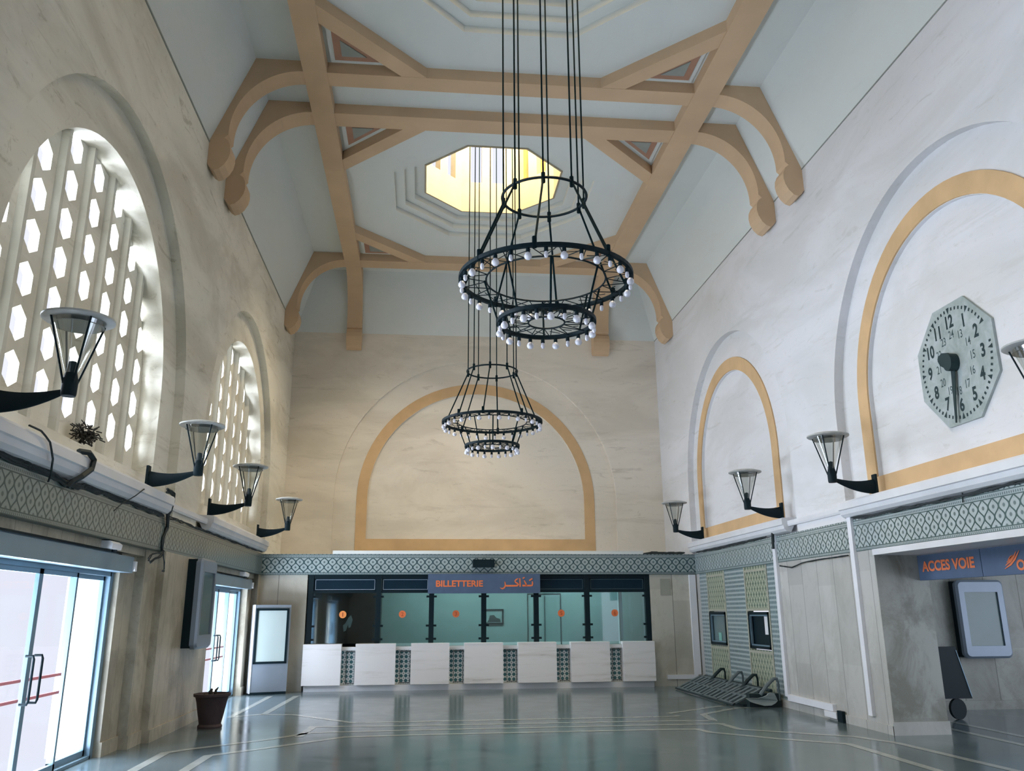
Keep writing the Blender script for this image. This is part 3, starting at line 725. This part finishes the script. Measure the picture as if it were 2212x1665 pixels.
# things seen through the glass
t = thing('framed_picture', (1.77, YU - .14, 1.5), 'small framed picture hanging inside the ticket office', 'picture')
b = MB(); x0, x1, z0, z1 = 1.55, 2.02, 1.32, 1.68
for q in ((x0, x1, z0, z0 + .035), (x0, x1, z1 - .035, z1), (x0, x0 + .035, z0, z1), (x1 - .035, x1, z0, z1)): b.box(q[0], q[1], YU - .16, YU - .12, q[2], q[3])
b.build('picture_frame', M['black'], t)
b = MB(); b.box(x0 + .03, x1 - .03, YU - .14, YU - .122, z0 + .03, z1 - .03); pp = b.build('picture_mount', M['office'], t)
b = MB(); b.extrude([(1.62, 1.37), (1.95, 1.37), (1.93, 1.45), (1.84, 1.47), (1.78, 1.54), (1.68, 1.53), (1.66, 1.45)], lambda p, q, d: (p, d, q), YU - .146, YU - .14); b.build('picture_image', M['ink'], pp)
b = MB()
for x in (2.62, 3.45): b.box(x, x + .02, YU - .14, YU - .125, 0, 2.05)
b.box(2.62, 3.47, YU - .14, YU - .125, 2.03, 2.05); b.box(3.05, 3.062, YU - .15, YU - .125, 0, 2.0)
tag(b.build('office_door_outline', M['office_dark']), 'thin dark door outline on the office rear wall', 'door')
b = MB(); b.box(4.55, 4.63, YB + .5, YB + .62, 0, 2.7); tag(b.build('office_post', plain('pale_post', (.45, .58, .58, 1))), 'pale vertical post inside the last ticket booth', 'post')
t = thing('reflection_cutout', (-1.66, 20.3, 1.2), 'white and blue cut-out imitating a reflection behind the first ticket pane', 'reflected_shape')
b = MB(); b.extrude([(-1.75, 1.20), (-1.70, 1.22), (-1.66, 1.36), (-1.64, 1.28), (-1.60, 1.30), (-1.56, 1.46), (-1.60, 1.56), (-1.66, 1.50), (-1.72, 1.38), (-1.77, 1.34)], lambda p, q, d: (p, d, q), 20.28, 20.31); b.build('reflected_shape', M['paper'], t)  # cut-out put in for the pale reflection in the pane
# BILLETTERIE sign
S0 = (0.122, 2.435)
def sx_(px): return .122 + (px - 925) * .010376
def sz_(py): return 2.435 - (py - 1239) * .00995
t = thing('ticket_sign', (1.38, 19.45, 2.0), 'slate blue sign reading BILLETTERIE in orange above the ticket windows', 'sign')
b = MB(); b.box(.122, 2.63, 19.42, 19.50, 2.012, 2.432); b.build('sign_panel', M['sign'], t)
vs_, fs, wd = text_verts('BILLETTERIE', .138, .03); k = 1.045 / wd
b = MB(); b.add([(sx_(942) + p * k, 19.415, sz_(1267.3) + q) for p, q in vs_], fs); b.build('latin_lettering', M['orange'], t)
def ribbon(b, pts, y=19.415):
    P = [(sx_(1000 + p[0] / 9.217), sz_(1180 + p[1] / 9.217), (p[2] if len(p) > 2 else 26) / 9.217 * .0103 / 2) for p in pts]
    L = []; R_ = []
    for i, (x, z, h) in enumerate(P):
        a = P[max(i - 1, 0)]; c = P[min(i + 1, len(P) - 1)]; d = Vector((c[0] - a[0], c[1] - a[1])).normalized(); n = Vector((-d.y, d.x)) * h
        L.append((x + n.x, y, z + n.y)); R_.append((x - n.x, y, z - n.y))
    m_ = len(P); b.add(L + R_, [(i, i + 1, i + 1 + m_, i + m_) for i in range(m_ - 1)])
b = MB()
ribbon(b, [(1380, 700, 22), (1384, 740, 26), (1376, 778, 30), (1350, 785, 32), (1280, 785, 32), (1180, 785, 36)])
ribbon(b, [(1262, 785, 30), (1250, 745, 30), (1228, 705, 26), (1216, 675, 16)])
for cx, cz, r in ((1206, 630, 20), (1366, 652, 17), (1334, 674, 17)): ribbon(b, [(cx - r, cz + r * .6, 26), (cx + r, cz - r * .6, 26)])
ribbon(b, [(1128, 635, 22), (1132, 720, 26), (1134, 808, 30)])
ribbon(b, [(1100, 640, 16), (1060, 660, 26), (1030, 690, 28), (1045, 718, 28), (1080, 740, 30), (1098, 765, 34), (1080, 785, 34), (1000, 788, 34), (850, 788, 34)])
ribbon(b, [(828, 705, 16), (836, 750, 26), (838, 790, 30), (815, 828, 30), (780, 846, 26), (732, 828, 8)])
b.build('arabic_lettering', M['orange'], t)
b = MB(); b.box(1.115, 1.60, 19.36, 19.52, 2.575, 2.745); tag(b.build('dark_display_box', M['black']), 'small black box mounted on the back frieze above the sign', 'display box')

# ------------------------------------------------------------------ platform sign
t = thing('platform_sign', (6.9, 9.5, 2.0), 'slate blue sign reading ACCES VOIE in orange over the passage', 'sign')
b = MB(); b.box(6.9, 6.99, 10.115, 11.50, 1.993, 2.33); b.box(6.9, 6.99, 7.4, 10.105, 1.993, 2.33); b.build('sign_panel', M['sign'], t)
vs_, fs, wd = text_verts('ACCES VOIE', .142, .035); k = 1.165 / wd
b = MB(); b.add([(6.894, 11.40 - p * k, 2.103 + q) for p, q in vs_], fs); b.build('lettering', M['orange'], t)
vs_, fs, wd = text_verts('O', .125, .035); b = MB(); b.add([(6.894, 9.465 - p * 1.15, 2.032 + q) for p, q in vs_], fs)
for pts in ([(9.68, 2.062), (9.56, 2.11), (9.47, 2.17), (9.378, 2.262)], [(9.66, 2.10), (9.56, 2.145), (9.48, 2.20), (9.44, 2.25)], [(9.63, 2.135), (9.56, 2.17), (9.50, 2.215)], [(9.60, 2.165), (9.55, 2.19), (9.52, 2.21)]):
    n = len(pts); hw = [.003] + [.013] * (n - 2) + [.003]; L = []; R_ = []
    for i, (y, z) in enumerate(pts):
        a = pts[max(i - 1, 0)]; c = pts[min(i + 1, n - 1)]; d = Vector((c[0] - a[0], c[1] - a[1])).normalized()
        L.append((6.894, y - d.y * hw[i], z + d.x * hw[i])); R_.append((6.894, y + d.y * hw[i], z - d.x * hw[i]))
    b.add(L + R_, [(i, i + 1, i + 1 + n, i + n) for i in range(n - 1)])
b.build('emblem', M['orange'], t)

# ------------------------------------------------------------------ wall clock
CYc, CZc, XC = 9.20, 4.462, XR + .20
KS = (XC) / 6.28
t = thing('wall_clock', (XC, CYc, CZc), 'large octagonal grey wall clock with painted 24-hour numerals in the right niche', 'clock')
CYc = 9.055 * KS; CZc = 1.6 + (4.425 - 1.6) * KS
t.location = (XC, CYc, CZc); t['_o'] = (XC, CYc, CZc)
def cf(u, v, d=0): return (XC - d, CYc - u, CZc + v)
R8 = .815
b = MB(); b.extrude([(R8 * math.cos(PI / 8 + k * PI / 4), R8 * math.sin(PI / 8 + k * PI / 4)) for k in range(8)], lambda u, v, d: cf(u, v, d), -.0, .035)
for k in range(60):
    a = 2 * PI * k / 60; u, v = math.sin(a), math.cos(a)
    if k % 5:
        if k in (11, 12, 13): continue
        r0, r1, h = .655, .695, .014
    else: r0, r1, h = .62, .705, .03
    p = [(u * r0, v * r0)] if k % 5 == 0 else [(u * r0 - v * h, v * r0 + u * h), (u * r0 + v * h, v * r0 - u * h)]
    q = [(u * r1 + v * h, v * r1 - u * h), (u * r1 - v * h, v * r1 + u * h)]
    pp_ = p + q; b.add([cf(x, y, .037) for x, y in pp_], [tuple(range(len(pp_)))], 1)
b.build('clock_plate', [M['clock_face'], M['ink']], t)
for h in range(1, 13):
    a = 2 * PI * h / 12; u, v = math.sin(a), math.cos(a)
    vs_, fs, wd = text_verts(str(h), .17, .035, .8); b = MB(); b.add([cf(u * .53 - wd / 2 + p, v * .53 - .085 + q, .037) for p, q in vs_], fs)
    b.build('hour_numeral', M['ink'], t)
    vs_, fs, wd = text_verts(str(h + 12), .105, .006, .72); b = MB(); b.add([cf(u * .345 - wd / 2 + p, v * .36 - .05 + q, .037) for p, q in vs_], fs); b.build('afternoon_numeral', M['ink_faint'], t)
def hand(pts, d0, d1): 
    b = MB(); b.extrude(pts, lambda u, v, d: cf(u, v, d), d0, d1); return b
a = math.radians(-66); ca, sa = math.cos(a), math.sin(a); rot = lambda p, q: (p * ca + q * sa, -p * sa + q * ca)
hand([rot(*p) for p in ((-.06, -.02), (.06, -.02), (.10, .14), (.08, .26), (.03, .32), (-.03, .32), (-.08, .26), (-.10, .14))], .05, .065).build('hour_hand', M['ink'], t)
a = math.radians(188); ca, sa = math.cos(a), math.sin(a)
hand([rot(*p) for p in ((-.045, -.05), (.045, -.05), (.022, .5), (.012, .74), (-.012, .74), (-.022, .5))], .07, .08).build('minute_hand', M['ink'], t)
b = MB(); b.extrude([(.085 * math.cos(k * PI / 10), .11 * math.sin(k * PI / 10)) for k in range(20)], lambda u, v, d: cf(u, v, d), .035, .15); b.build('hub', M['ink'], t)

# ------------------------------------------------------------------ wall lanterns
def lantern(loc, label):
    t = thing('wall_lantern', (0, 0, 0), label, 'wall lamp', 'lanterns on curved brackets along the side walls')
    b = MB(); b.box(0, .03, -.05, .05, -.16, .14); b.build('wall_plate', M['iron'], t)
    b = MB(); pts = []; rs = []
    for i in range(13):
        s_ = i / 12; pts.append((.03 + s_ * .57, 0, -.03 - .02 * math.sin(s_ * PI) + .09 * s_ ** 1.6)); rs.append(.085 * (1 - s_) ** .9 + .022)
    b.tube(pts, rs, 10, flat=1.0)
    b.v = [(x, y * .35, z) for x, y, z in b.v]; b.build('bracket_arm', M['iron'], t, smooth=True)
    b = MB(); b.lathe([(.055, -.03), (.06, -.01), (.062, .10), (.045, .17), (.03, .26), (.0, .27)], (.63, 0, .05), 16); b.build('lamp_socket', M['iron'], t, smooth=True)
    b = MB(); b.lathe([(.045, .16), (.09, .30), (.145, .46), (.20, .62)], (.63, 0, .05), 28, cap=False); b.build('glass_cone', M['glass_lamp'], t, smooth=True)
    for k in range(4):
        a = PI / 4 + k * PI / 2; b = MB()
        b.tube([(.63 + .05 * math.cos(a), .05 * math.sin(a), .11), (.63 + .225 * math.cos(a), .225 * math.sin(a), .672)], .009, 6); b.build('support_rod', M['iron'], t)
    b = MB(); b.lathe([(.27, .62), (.285, .63), (.285, .645), (.20, .672), (.0, .69)], (.63, 0, .04), 32); b.build('lamp_lid', M['lid'], t, smooth=True)
    b = MB(); b.lathe([(.205, .58), (.12, .60), (.02, .60)], (.63, 0, .04), 24); b.build('reflector', M['reflector'], t, smooth=True)
    t.location = loc; return t
M['lid'] = plain('lamp_lid_grey', (.42, .43, .42, 1), .5, vary=.1, scale=10)
M['reflector'] = plain('lamp_reflector', (.20, .20, .17, 1), .5, vary=.1)
LZ = 3.29
first = lantern((XL, 7.0, LZ), 'wall lantern on the left wall nearest the camera, in front of the big pierced window')
labs = [(XL, 11.16, 0, 'wall lantern on the left wall just past the nearest pierced window'), (XL, 14.42, 0, 'left wall lantern in front of the near edge of the far pierced window'), (XL, 18.71, 0, 'left wall lantern nearest the back wall'),
        (XR, 7.0, PI, 'wall lantern on the right wall cut by the frame edge beside the clock'), (XR, 11.23, PI, 'right wall lantern at the far edge of the clock niche'), (XR, 14.44, PI, 'right wall lantern at the near edge of the far niche'), (XR, 18.83, PI, 'right wall lantern nearest the back wall')]
for X, Y, rz, lab in labs: copy_thing(first, (X, Y, LZ), rz, lab)

# ------------------------------------------------------------------ chandeliers
def ring(R, z, h, w_, n=64):
    b = MB(); b.lathe([(R - w_, z), (R + w_, z), (R + w_, z + h), (R - w_, z + h), (R - w_, z)], (0, 0, 0), n, cap=False); return b
def bulb_mesh(big):
    b = MB()
    if big: prof = [(.0, -.135), (.024, -.130), (.040, -.112), (.043, -.095), (.038, -.075), (.024, -.055), (.016, -.045)]
    else: prof = [(.0, -.125), (.014, -.120), (.023, -.102), (.023, -.085), (.018, -.062), (.014, -.045)]
    b.lathe(prof, (0, 0, 0), 12, cap=False); return b
def socket_mesh(): 
    b = MB(); b.lathe([(.012, .0), (.022, -.005), (.024, -.05), (.014, -.055)], (0, 0, 0), 8); return b
def chandelier(x, y, z1, z2, z3, ztop, R2, R3, label, seed, twist=0):
    rnd = random.Random(seed)
    t = thing('ring_chandelier', (x, y, z3), label, 'chandelier', 'ring chandeliers hanging on long ropes')
    o = lambda z: z - z3
    def B(b, name, mat, par=None, smooth=True):
        ob = b.build(name, mat, None, origin=(0, 0, 0), smooth=smooth); ob.parent = par or t; return ob
    R1 = .51
    b = MB(); b.tube([(R1 * math.cos(2 * PI * k / 48), R1 * math.sin(2 * PI * k / 48), o(z1)) for k in range(48)], .017, 8, closed=True); B(b, 'top_ring', M['iron'])
    for nm, R, z, Ri in (('main_ring', R2, z2, R2 * .70), ('lower_ring', R3, z3, R3 * .38)):
        B(ring(R, o(z) - .02, .045, .022), nm, M['iron'], smooth=False)
        b = MB(); b.tube([(Ri * math.cos(2 * PI * k / 48), Ri * math.sin(2 * PI * k / 48), o(z)) for k in range(48)], .011, 6, closed=True)
        nz = 20 if R > .8 else 14
        for k in range(nz):
            a0, a1, a2 = 2 * PI * k / nz, 2 * PI * (k + .5) / nz, 2 * PI * (k + 1) / nz
            P = lambda r, a: (r * math.cos(a), r * math.sin(a), o(z))
            b.tube([P(R - .01, a0), P(Ri, a1)], .006, 5); b.tube([P(Ri, a1), P(R - .01, a2)], .006, 5)
            m1 = (R + Ri) / 2
            b.tube([(m1 * math.cos(a0 + .1), m1 * math.sin(a0 + .1), o(z) - .015), (m1 * math.cos(a2 - .02), m1 * math.sin(a2 - .02), o(z) + .02)], .005, 5)
        B(b, 'wire_lattice', M['iron'], smooth=False)
    rp = MB()
    NR = 8; offs = [.17, .44, 1.31, 2.09, 2.80, 3.84, 4.55, 5.25]
    for k in range(NR):
        a = offs[k] + twist
        c1 = (R1 * math.cos(a), R1 * math.sin(a)); a2 = a + rnd.uniform(-.10, .10); c2 = (R2 * math.cos(a2), R2 * math.sin(a2))
        b = MB(); b.tube([(c1[0], c1[1], o(ztop)), (c1[0] * 1.0, c1[1], o((z1 + ztop) / 2)), (c1[0], c1[1], o(z1))], .0105, 6)
        b.tube([(c1[0], c1[1], o(z1) + .06), (c1[0], c1[1], o(z1) - .07)], .024, 6); B(b, 'suspension_rope', M['rope'], smooth=False)
        b = MB(); b.tube([(c1[0], c1[1], o(z1)), (c2[0], c2[1], o(z2))], .013, 6); b.tube([(c2[0], c2[1], o(z2) + .10), (c2[0], c2[1], o(z2) - .03)], .026, 6); B(b, 'stay_rope', M['rope'], smooth=False)
        a3 = a2 + .2; c3 = (R2 * .72 * math.cos(a3), R2 * .72 * math.sin(a3)); c4 = (R3 * math.cos(a3), R3 * math.sin(a3))
        b = MB(); b.tube([(c3[0], c3[1], o(z2)), (c4[0], c4[1], o(z3))], .012, 6); B(b, 'hanger_rope', M['rope'], smooth=False)
    protos = {}
    for R, z, n in ((R2, z2, 32), (R3, z3, 22)):
        for k in range(n):
            a = 2 * PI * (k + .3) / n; big = k % 2 == 0
            loc = (R * .985 * math.cos(a), R * .985 * math.sin(a), o(z) - .02)
            if big not in protos:
                s_ = socket_mesh().build('lamp_socket', M['iron'], None, smooth=True); s_.parent = t; s_.location = loc
                u_ = bulb_mesh(big).build('bulb', M['bulb'], None, smooth=True); u_.parent = s_
                protos[big] = (s_, u_)
            else:
                s0, u0 = protos[big]; s_ = s0.copy(); COL.objects.link(s_); s_.parent = t; s_.location = loc
                u_ = u0.copy(); COL.objects.link(u_); u_.parent = s_
    return t
chandelier(1.365, 9.2, 6.43, 5.36, 4.83, 13.81, 1.005, .555, 'large three-ring iron chandelier with white bulbs, nearer of the two', 3)
chandelier(1.315, 16.5, 6.31, 5.25, 4.77, 13.81, .985, .525, 'three-ring iron chandelier hanging from the far lantern drum', 5)

# ------------------------------------------------------------------ display totem, wall displays, pot
def rounded(w_, h, r, n=6):
    pts = []
    for cx, cz, a0 in ((w_ / 2 - r, h / 2 - r, 0), (-w_ / 2 + r, h / 2 - r, PI / 2), (-w_ / 2 + r, -h / 2 + r, PI), (w_ / 2 - r, -h / 2 + r, 1.5 * PI)):
        for i in range(n + 1): a = a0 + PI / 2 * i / n; pts.append((cx + r * math.cos(a), cz + r * math.sin(a)))
    return pts
t = thing('display_totem', (-3.15, 19.05, 0), 'free-standing white totem with a blank framed screen beside the far doors', 'totem')
def tot(mb, nm, mat, par=None):
    o_ = mb.build(nm, mat, None, origin=(0, 0, 0)); o_.parent = par or t; return o_
b = MB(); b.box(-.38, .38, 0, .26, .045, 1.78); body = tot(b, 'totem_body', M['totem'] if 'totem' in M else plain('pale_totem', (.22, .26, .31, 1), .35, vary=.05))
b = MB(); b.box(-.385, -.36, -.012, .265, .03, 1.785); tot(b, 'painted_lit_side', M['white_pvc'])  # side painted white for the door light it catches
b = MB(); b.box(-.36, .37, -.01, .25, 0, .05); tot(b, 'base', M['black'])
b = MB()
for q in ((-.34, .34, .60, .645), (-.34, .34, 1.665, 1.71), (-.34, -.295, .60, 1.71), (.295, .34, .60, 1.71)): b.box(q[0], q[1], -.02, .0, q[2], q[3])
tot(b, 'screen_frame', M['black'])
b = MB(); b.box(-.30, .30, -.008, .0, .64, 1.67); tot(b, 'screen', M['screen'])
t.rotation_euler = (0, 0, math.radians(20)); t.location = (-3.13, 19.0, 0)

def wall_display(loc, rz, w_, h, label, screenmat, depth=.20):
    t = thing('wall_display', (0, 0, 0), label, 'display case')
    def B(mb, nm, mat, sm=False):
        o_ = mb.build(nm, mat, None, origin=(0, 0, 0), smooth=sm); o_.parent = t; return o_
    # local: x across, y out of the wall is -y, z up
    b = MB(); b.box(-w_ / 2 + .01, w_ / 2 - .01, -depth * .6, .0, -h / 2 + .02, h / 2 - .02); B(b, 'case_back', M['black'])
    b = MB(); o0 = rounded(w_, h, .09); o1 = rounded(w_ - .07, h - .07, .07); o2 = [(-w_ / 2 + .13, -h / 2 + .20), (w_ / 2 - .13, -h / 2 + .20), (w_ / 2 - .13, h / 2 - .20), (-w_ / 2 + .13, h / 2 - .20)]
    b.reveal(o0, lambda p, q: (p, -depth * .55, q), lambda p, q: (p, -depth * .85, q))
    n = len(o0); b.add([(p, -depth * .85, q) for p, q in o0] + [(p, -depth, q) for p, q in o1], [(i, (i + 1) % n, (i + 1) % n + n, i + n) for i in range(n)])
    b.holed(o1, [o2], lambda p, q: (p, -depth, q)); b.reveal(o2, lambda p, q: (p, -depth, q), lambda p, q: (p, -depth + .035, q)); B(b, 'case_frame', M['alu_disp'])
    b = MB(); b.holed(o2, [], lambda p, q: (p, -depth + .03, q)); B(b, 'screen', screenmat)
    t.location = loc; t.rotation_euler = (0, 0, rz); return t
M['alu_disp'] = plain('silver_display_frame', (.22, .27, .34, 1), .35, .25, vary=.05)
wall_display((9.43, 14.17, 1.45), 0, .86, 1.27, 'silver framed wall display with a dark screen in the platform passage', M['screen_dark'], .22)
wall_display((-3.50, 13.88, 1.76), PI / 2, .95, 1.32, 'silver framed wall display on the left wall between the glass doors', M['screen_dark'], .22)

t = thing('plant_pot', (-3.05, 13.7, 0), 'dark brown flared plant pot with a dry stump by the left doors', 'plant pot')
b = MB(); c_ = (-3.05, 13.7, 0)
b.lathe([(.17, 0), (.175, .03), (.155, .06), (.185, .20), (.215, .36), (.235, .43), (.262, .44), (.265, .475), (.24, .48), (.225, .44), (.20, .42)], c_, 32); b.build('pot', M['pot'], t, smooth=True)
b = MB(); b.lathe([(.0, .43), (.12, .435), (.225, .42)], c_, 24, cap=False); b.build('soil', M['soil'], t)
b = MB(); b.tube([(-3.07, 13.7, .42), (-3.08, 13.7, .50), (-3.06, 13.7, .54)], [.035, .03, .015], 7); b.tube([(-3.02, 13.7, .42), (-3.0, 13.69, .52), (-2.97, 13.7, .56)], [.02, .018, .008], 6); b.tube([(-3.12, 13.7, .43), (-3.17, 13.7, .47)], [.02, .01], 6)
b.build('dry_stump', M['soil'], t)

# ------------------------------------------------------------------ overturned bench
t = thing('steel_bench', (5.75, 16.9, 0), 'overturned row of perforated grey steel seats lying against the tiled wall', 'bench')
y0b, y1b = 15.25, 18.72
Ef, Gf = Vector((5.43, 0, .02)), Vector((5.98, 0, .27))
def pl(u, y, d=0):   # u 0..1 from front edge up to the wall edge
    p = Ef.lerp(Gf, u); nx = Vector((-(Gf.z - Ef.z), 0, Gf.x - Ef.x)).normalized(); return (p.x + nx.x * d, y, p.z + nx.z * d)
ns = 4; L_ = (y1b - y0b) / ns
for k in range(ns):
    a = y0b + k * L_ + .03; c = a + L_ - .06; b = MB()
    def bar(u0, u1, ya, yb): 
        vs_ = [pl(u0, ya), pl(u1, ya), pl(u1, yb), pl(u0, yb), pl(u0, ya, .025), pl(u1, ya, .025), pl(u1, yb, .025), pl(u0, yb, .025)]
        b.add(vs_, [(0, 1, 2, 3), (4, 5, 6, 7), (0, 1, 5, 4), (1, 2, 6, 5), (2, 3, 7, 6), (3, 0, 4, 7)])
    for u in (0, .46, .93): bar(u, u + .07, a, c)
    nb = 4
    for i in range(nb): 
        w0 = a + (c - a) * i / (nb - 1) * .88; bar(.0, 1.0, w0, w0 + (c - a) * .12)
    b.build('seat_grid', M['bench'], t)
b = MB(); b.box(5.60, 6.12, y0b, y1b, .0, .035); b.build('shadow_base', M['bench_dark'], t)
b = MB(); b.tube([(6.08, y0b - .1, .26), (6.08, y1b, .26)], .03, 8); b.tube([(5.42, y0b, .03), (5.42, y1b, .03)], .018, 8); b.build('beam', M['bench_dark'], t)
for yy in (17.8, 16.8, 16.05, 15.1):
    b = MB(); b.tube([(5.86, yy, .20), (6.0, yy, .36), (6.12, yy, .46), (6.18, yy, .46), (6.20, yy, .40), (6.20, yy, .10)], [.035, .035, .03, .028, .02, .02], 8); b.build('leg', M['bench'] if yy in (16.8, 15.1) else M['bench_dark'], t, smooth=True)
b = MB(); b.extrude([(5.57, .155), (5.64, .10), (5.72, .072), (5.87, .035), (6.0, .038), (6.08, .07), (6.13, .11), (6.10, .18), (6.07, .235), (6.02, .245), (5.96, .23), (5.93, .20), (5.86, .175), (5.78, .16), (5.68, .162)], lambda p, q, d: (p, d + (p - 5.85) ** 2 * .5, q), 14.97, 15.01)
b.build('seat_shell', plain('pale_seat_shell', (.26, .31, .32, 1), .5), t, smooth=False)
b = MB(); b.box(5.66, 6.22, 15.09, 15.24, .0, .22); b.build('rear_panel', M['bench_dark'], t)

# ------------------------------------------------------------------ trolley board in the passage
t = thing('wheeled_board', (8.0, 12.9, 0), 'black folded board on a round wheel behind the passage jamb', 'trolley')
b = MB(); b.extrude([(7.86, .30), (8.36, .30), (8.20, 1.05), (7.86, 1.05)], lambda p, q, d: (p, d, q), 12.95, 13.05); b.build('board', M['black'], t)
b = MB(); b.extrude([(8.345, .33), (8.36, .33), (8.20, 1.0), (8.19, 1.0)], lambda p, q, d: (p, d, q), 12.94, 12.952); b.build('edge_strip', M['alu'], t)
b = MB(); b.extrude([(8.13 + .125 * math.cos(k * PI / 12), .15 + .15 * math.sin(k * PI / 12)) for k in range(24)], lambda p, q, d: (p, d, q), 12.97, 13.03); b.build('wheel', M['black'], t)
b = MB(); b.box(8.08, 8.14, 12.98, 13.02, .15, .31); b.build('axle_post', M['black'], t)

# ------------------------------------------------------------------ white conduits
def conduit(x0, x1, y0, y1, z0, z1, lab):
    b = MB(); b.box(x0, x1, y0, y1, z0, z1); return tag(b.build('cable_conduit', M['white_pvc']), lab, 'conduit', 'white plastic cable conduits on the walls')
conduit(XR - .05, XR, 14.80, 14.92, .19, 2.92, 'white vertical conduit beside the tile panels')
conduit(XR - .05, XR, 11.98, 12.09, .19, 2.95, 'white vertical conduit near the passage jamb')
conduit(6.10, 6.25, YB - .05, YB, .24, 2.41, 'wide white conduit in the back right corner')
conduit(5.47, 6.18, YB - .05, YB, .15, .24, 'short white conduit low on the back wall')
conduit(XR - .06, XR, 13.14, 14.80, .13, .23, 'horizontal white conduit above the right baseboard')
t = thing('junction_box', (XR - .05, 13.2, 0), 'white junction box broken off the right baseboard', 'junction box')
b = MB(); b.box(XR - .075, XR - .022, 13.02, 13.42, .035, .125); b.build('box', M['white_pvc'], t)
b = MB(); b.box(XR - .07, XR - .022, 12.84, 13.0, .0, .16); b.build('open_socket', M['black'], t)
t = None
b = MB(); b.box(5.42, 5.66, YB - .012, YB, 1.96, 2.32); tag(b.build('blank_notice', plain('grey_board', (.36, .36, .31, 1), .7)), 'faded blank notice board on the marble right of the ticket windows', 'notice')

# ------------------------------------------------------------------ loose cables
def cable(pts, r, lab, jit=0.0, n=1, seed=1):
    rnd = random.Random(seed); b = MB()
    for q in range(n):
        P = []
        dd = (rnd.uniform(-jit, jit), rnd.uniform(-jit, jit))
        for i in range(len(pts) - 1):
            a, c = Vector(pts[i]), Vector(pts[i + 1]); m_ = max(2, int((c - a).length / .18))
            for k in range(m_):
                v = a.lerp(c, k / m_); P.append((v.x + rnd.uniform(-jit, jit) * .15, v.y + dd[0] + rnd.uniform(-jit, jit) * .5, v.z + dd[1] * .6 + rnd.uniform(-jit, jit) * .6))
        P.append(tuple(pts[-1])); b.tube(P, r, 5)
    return tag(b.build('loose_cable', M['cable']), lab, 'cable', 'loose black cables along the friezes')
xl, xr_ = XL + .02, XR - .03
cable([(xl, 7.0, 2.89), (xl, 8.1, 2.88), (xl, 8.45, 2.87), (xl + .02, 8.65, 2.83), (xl + .02, 9.0, 2.84), (xl, 9.2, 2.88), (xl, 12.0, 2.885)], .010, 'tangle of black cables on top of the near left frieze', .035, 6, 2)
cable([(xl, 12.3, 2.90), (xl, 16, 2.895), (xl, 19.4, 2.90)], .008, 'thin cables along the far left frieze', .02, 3, 3)
cable([(XL + .06, 11.9, 3.22), (XL + .10, 12.06, 3.18), (XL + .09, 12.10, 3.04), (XL + .05, 12.08, 2.90), (XL + .03, 12.16, 2.74), (XL + .02, 12.05, 2.58), (XL + .02, 12.06, 2.42)], .018, 'thick cable bundle dropping down the left frieze between the ledges', .03, 5, 4)
cable([(XL + .02, 12.06, 2.45), (XL + .08, 11.95, 2.40), (XL + .08, 11.46, 2.345), (XL + .08, 11.32, 2.27), (XL + .08, 11.42, 2.25), (XL + .08, 11.73, 2.32), (XL + .08, 11.93, 2.376), (XL + .08, 12.02, 2.28), (XL + .08, 12.05, 2.17), (XL + .08, 11.97, 2.156)], .008, 'curled cable end hanging under the left frieze', .02, 2, 5)
cable([(XL + .10, 8.70, 3.165), (XL + .15, 8.84, 3.175), (XL + .17, 8.94, 3.12), (XL + .17, 8.91, 3.025), (XL + .13, 8.79, 2.93), (XL + .07, 8.73, 2.87), (XL + .04, 8.70, 2.81)], .03, 'thick black hose hooked over the near left ledge', 0, 1, 6)
cable([(XL + .15, 7.48, 3.165), (XL + .16, 7.70, 3.165), (XL + .165, 7.89, 3.10), (XL + .15, 8.03, 2.97), (XL + .08, 8.2, 2.86), (XL + .03, 8.28, 2.80)], .010, 'thin cable crossing the near left ledge', .005, 1, 7)
cable([(XL + .02, 11.16, 3.12), (XL + .15, 10.64, 3.06), (XL + .14, 10.4, 2.95), (XL + .05, 10.2, 2.82), (XL + .04, 10.04, 2.73)], .007, 'cable running from the left lantern down to the frieze', 0, 1, 8)
cable([(xr_, 7.5, 2.93), (xr_, 9.3, 2.885), (xr_, 11.6, 2.885), (xr_, 12.1, 2.93)], .010, 'black cables sagging under the clock niche ledge', .025, 4, 9)
cable([(xr_, 14.3, 3.0), (xr_, 15.6, 2.90), (xr_, 17.5, 2.885), (xr_, 19.3, 2.90)], .012, 'black cables along the far right frieze top', .025, 5, 10)
cable([(XR - .055, 14.80, 2.98), (XR - .06, 14.82, 2.9), (XR - .058, 14.83, 2.66)], .03, 'short black pipe stub on top of the conduit', 0, 1, 11)
cable([(xr_, 14.7, 2.36), (xr_, 14.2, 2.30), (xr_, 13.8, 2.36), (xr_, 13.2, 2.37), (xr_, 12.2, 2.38)], .010, 'wavy cable under the right frieze between the conduits', .01, 2, 12)
cable([(xr_, 9.3, 2.95), (xr_, 9.32, 2.80)], .008, 'cable end hanging on the right frieze', 0, 1, 13)
cable([(5.2, YU - .9, 2.9), (5.6, YU - 1.2, 2.99), (6.1, YB + .2, 2.92)], .02, 'dark cable heap on the ticket office roof corner', .05, 4, 14)
t = thing('bird_nest', (-3.78, 9.72, 3.42), 'dark ragged bird nest on the sill of the near pierced window', 'nest')
b = MB(); rnd = random.Random(4)
for k in range(150):
    a = rnd.uniform(0, 2 * PI); c = (-3.78 + rnd.uniform(-.08, .08), 9.72 + rnd.gauss(0, .09), 3.53 + rnd.gauss(0, .045)); l_ = rnd.uniform(.05, .13)
    b.tube([c, (c[0] + l_ * math.cos(a) * .6, c[1] + l_ * math.sin(a), c[2] + rnd.uniform(-.06, .06))], .007, 4)
b.build('twigs', M['soil'], t)
